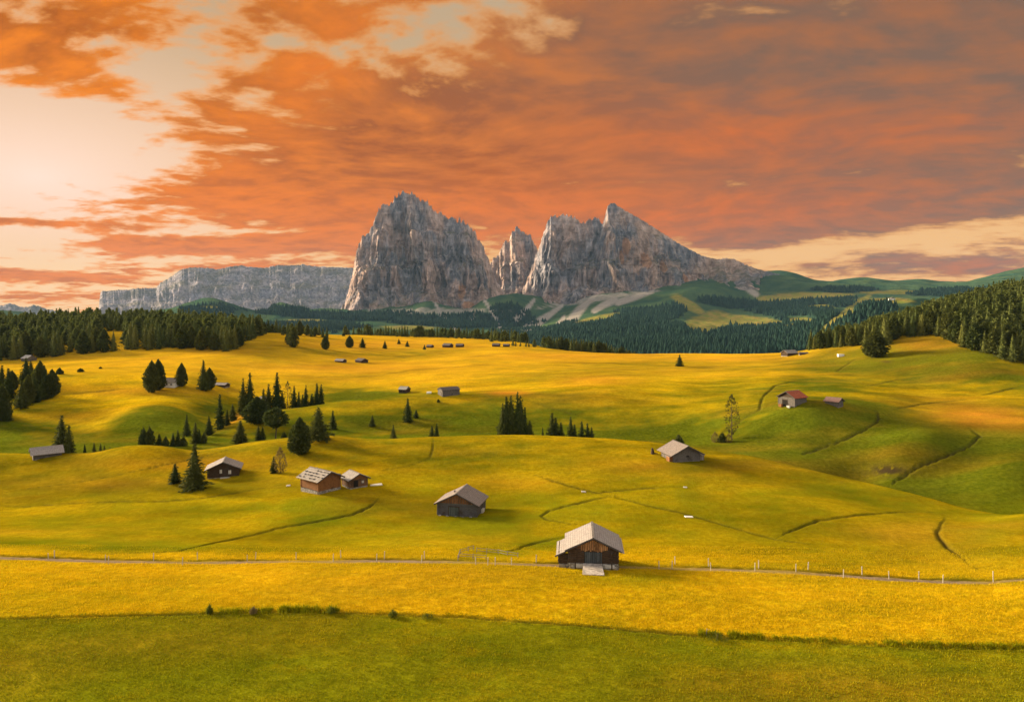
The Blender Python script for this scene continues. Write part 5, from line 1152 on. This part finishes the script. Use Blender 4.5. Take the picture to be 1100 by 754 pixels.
x, y, z = hit(701, 487.5); o = empty('tree_stump', (x, y, z)); tag(o, 'dark stump standing left of the grey walled barn', 'stump')
b = MB(); b.tube((0, 0, -.2), (0, .05, .7), .5, .38, 9); b.tube((0, 0, .7), (-.1, 0, 1.45), .38, .2, 9); b.build('trunk', W_dark, o); b = MB(); b.tube((.2, 0, .25), (1.3, -.1, .12), .13, .07, 7); b.build('root', W_dark, o)
x, y, z = hit(758, 682); o = empty('wooden_stake', (x, y, z)); tag(o, 'short broken stake leaning in the grassy ditch in the foreground', 'stake')
b = MB(); b.tube((0, 0, -.3), (.15, 0, .75), .04, .03, 7); b.build('shaft', M_rail, o); b = MB(); b.tube((.1, 0, .55), (.45, .0, .62), .025, .02, 6); b.build('crossbar', M_rail, o)
# ------------------------------------------------------------------ grass blades on the two nearest fields and along the ditch: one mass
m, t = mat('grass_blades'); tn = t.attr('tone'); gr_ = t.attr('lush')
c = t.mix(tn, (.54, .34, .004), (.66, .44, .010)); c2 = t.mix(tn, (.16, .19, .005), (.27, .26, .007)); c = t.mix(gr_, c, c2); t.out(c, .9, spec=0, transl=.3)
r2 = np.random.default_rng(5); Vs = []; Tn = []; Lu = []
def blades(x, y, z, h, w_, lean, tone, lu):
    n = len(x); a = r2.random(n)*6.283; la = r2.random(n)*6.283
    tip = np.stack([x+np.cos(la)*lean*h, y+np.sin(la)*lean*h, z+h], 1); d = np.stack([np.cos(a)*w_, np.sin(a)*w_, 0*a], 1); p = np.stack([x, y, z-.02], 1)
    mid = p*.5+tip*.5; mid[:, 2] += .12*h
    Vs.append(np.stack([p-d, p+d, mid+d*.7, tip], 1).reshape(-1, 3)); Tn.append(np.repeat(tone, 4)); Lu.append(np.repeat(lu, 4))
def interp_grid(A, px, y):
    j = np.clip(np.searchsorted(PX, px)-1, 0, len(PX)-2); i = np.clip(np.searchsorted(YR, y)-1, 0, len(YR)-2)
    a = (px-PX[j])/(PX[j+1]-PX[j]); b = (y-YR[i])/(YR[i+1]-YR[i])
    return (A[i, j]*(1-a)+A[i, j+1]*a)*(1-b)+(A[i+1, j]*(1-a)+A[i+1, j+1]*a)*b
n = 330000
y = 55+ (112-55)*r2.random(n)**1.15; px = r2.uniform(-60, 1160, n)
x = (px-CX)/F*y; z = interp_grid(ZG, px, y); lu = np.clip(interp_grid(green, px, y)+.15*r2.normal(size=n)+.35*fbm(x/6, y/2, 3, 91)-.05+.12*(y < 76), 0, 1); tr = interp_grid(track, px, y)+interp_grid(soil, px, y)*.6
keep = tr < .25
patch = fbm(x/2.2, y/1.5, 3, 88)
keep &= patch+.55*r2.random(n) > -.05
x, y, z, lu, patch, px = x[keep], y[keep], z[keep], lu[keep], patch[keep], px[keep]
hh = (.10+.16*r2.random(len(x)))*(1+.6*patch)*(1-.25*lu)
blades(x, y, z, hh, .022+.014*r2.random(len(x)), .5, np.clip(.5+.9*patch+.3*r2.normal(size=len(x)), 0, 1), lu)
# taller growth left standing along the field edge
pe = np.array([p[0] for p in ditch_edge], float); ve = np.array([p[1] for p in ditch_edge], float)
def edge_tuft(px0, px1, n, h0, dens=1, dv=0):
    px = r2.uniform(px0, px1, n); 
    py = np.interp(px, pe, ve)+dv
    Yv = np.array([hit(a, b)[1] for a, b in zip(px[:40], py[:40])]); o_ = np.argsort(px[:40]); Y = np.interp(px, px[:40][o_], Yv[o_]) + r2.normal(size=n)*.35+.25
    x = (px-CX)/F*Y; z = interp_grid(ZG, px, Y); k = vnoise(x/1.1, x*0, 31)
    sel = k+.6*r2.random(n) > .1
    blades(x[sel], Y[sel], z[sel], h0*(.5+r2.random(sel.sum()))*(1+.4*k[sel]), .025+0*x[sel], .45, r2.random(sel.sum())*.5, np.clip(.75+.3*r2.random(sel.sum()), 0, 1))
edge_tuft(-50, 1150, 8000, .14)
for a, b_, n_, h_ in ((235, 310, 1800, .35), (290, 370, 2200, .42), (750, 820, 2000, .38), (820, 900, 1300, .26), (940, 1010, 1800, .32), (1010, 1110, 1800, .3)): edge_tuft(a, b_, n_, h_)
V = np.concatenate(Vs); tag(link(bpy.data.objects.new('grass', fast_mesh('grass', V, np.arange(len(V)).reshape(-1, 4), m, False, dict(tone=np.concatenate(Tn), lush=np.concatenate(Lu))))), 'dense short meadow grass of the nearest fields with taller growth along the ditch', 'grass', kind='stuff')
# clumps of weeds one can tell apart on the ditch edge
wm = leaf_mat('weed_leaves', (.07, .09, .01), (.14, .15, .015), transl=.35)
for px, py, h, w_, lab in ((225, 659.5, 1.35, .45, 'tall thin weed clump on the ditch edge, leftmost in the foreground'), (272, 659, 1.0, .55, 'pale dry weed clump between the two left green ones on the ditch edge'), (356, 658.5, 1.0, .55, 'small dark weed clump left of the round bush on the ditch edge'), (422, 662, .95, .65, 'round green weed bush on the ditch edge in the foreground'), (459, 664, .7, .9, 'low wide weed clump right of the round green one on the ditch edge'), (770, 686, .8, 1.6, 'wide grassy clump beside the broken stake in the foreground')):
    x, y, z = hit(px, py); r = np.random.default_rng(int(px)); n = 170; a = r.random(n)*6.283; q = r.random(n)**.6*w_*.75
    cen = np.stack([q*np.cos(a), q*np.sin(a), h*(.12+.75*r.random(n)*(1-.8*q/(w_*.75)))], 1); D = np.stack([np.cos(a)*.3, np.sin(a)*.3, 1+0*a], 1)
    g = clumps(cen, D, np.full(n, h*.30), r, .16, 2)
    o = empty('weed_clump', (x, y, z)); tag(o, lab, 'weeds'); link(bpy.data.objects.new('foliage', mk_mesh('foliage', g, wm if px != 272 else M_bush)), o)
    b = MB(); [b.tube((0, 0, -.1), (.12*w_*math.cos(i*2.3), .12*w_*math.sin(i*2.3), h*.75), .015, .006, 4) for i in range(6)]; b.build('stems', M_bark, o)
# ------------------------------------------------------------------ air: one box of thin even haze
hb = MB(); hb.box((0, 4350, 165), (22000, 11100, 1330))
m = bpy.data.materials.new('thin_evening_air'); m.use_nodes = True; m.node_tree.nodes.clear()
pv = m.node_tree.nodes.new('ShaderNodeVolumePrincipled'); pv.inputs['Color'].default_value = (.32, .56, .92, 1); pv.inputs['Density'].default_value = 1.5e-5; pv.inputs['Anisotropy'].default_value = .0
oo = m.node_tree.nodes.new('ShaderNodeOutputMaterial'); m.node_tree.links.new(pv.outputs[0], oo.inputs['Volume'])
tag(hb.build('haze', m), 'thin blue evening haze over the whole valley', 'haze', kind='stuff')
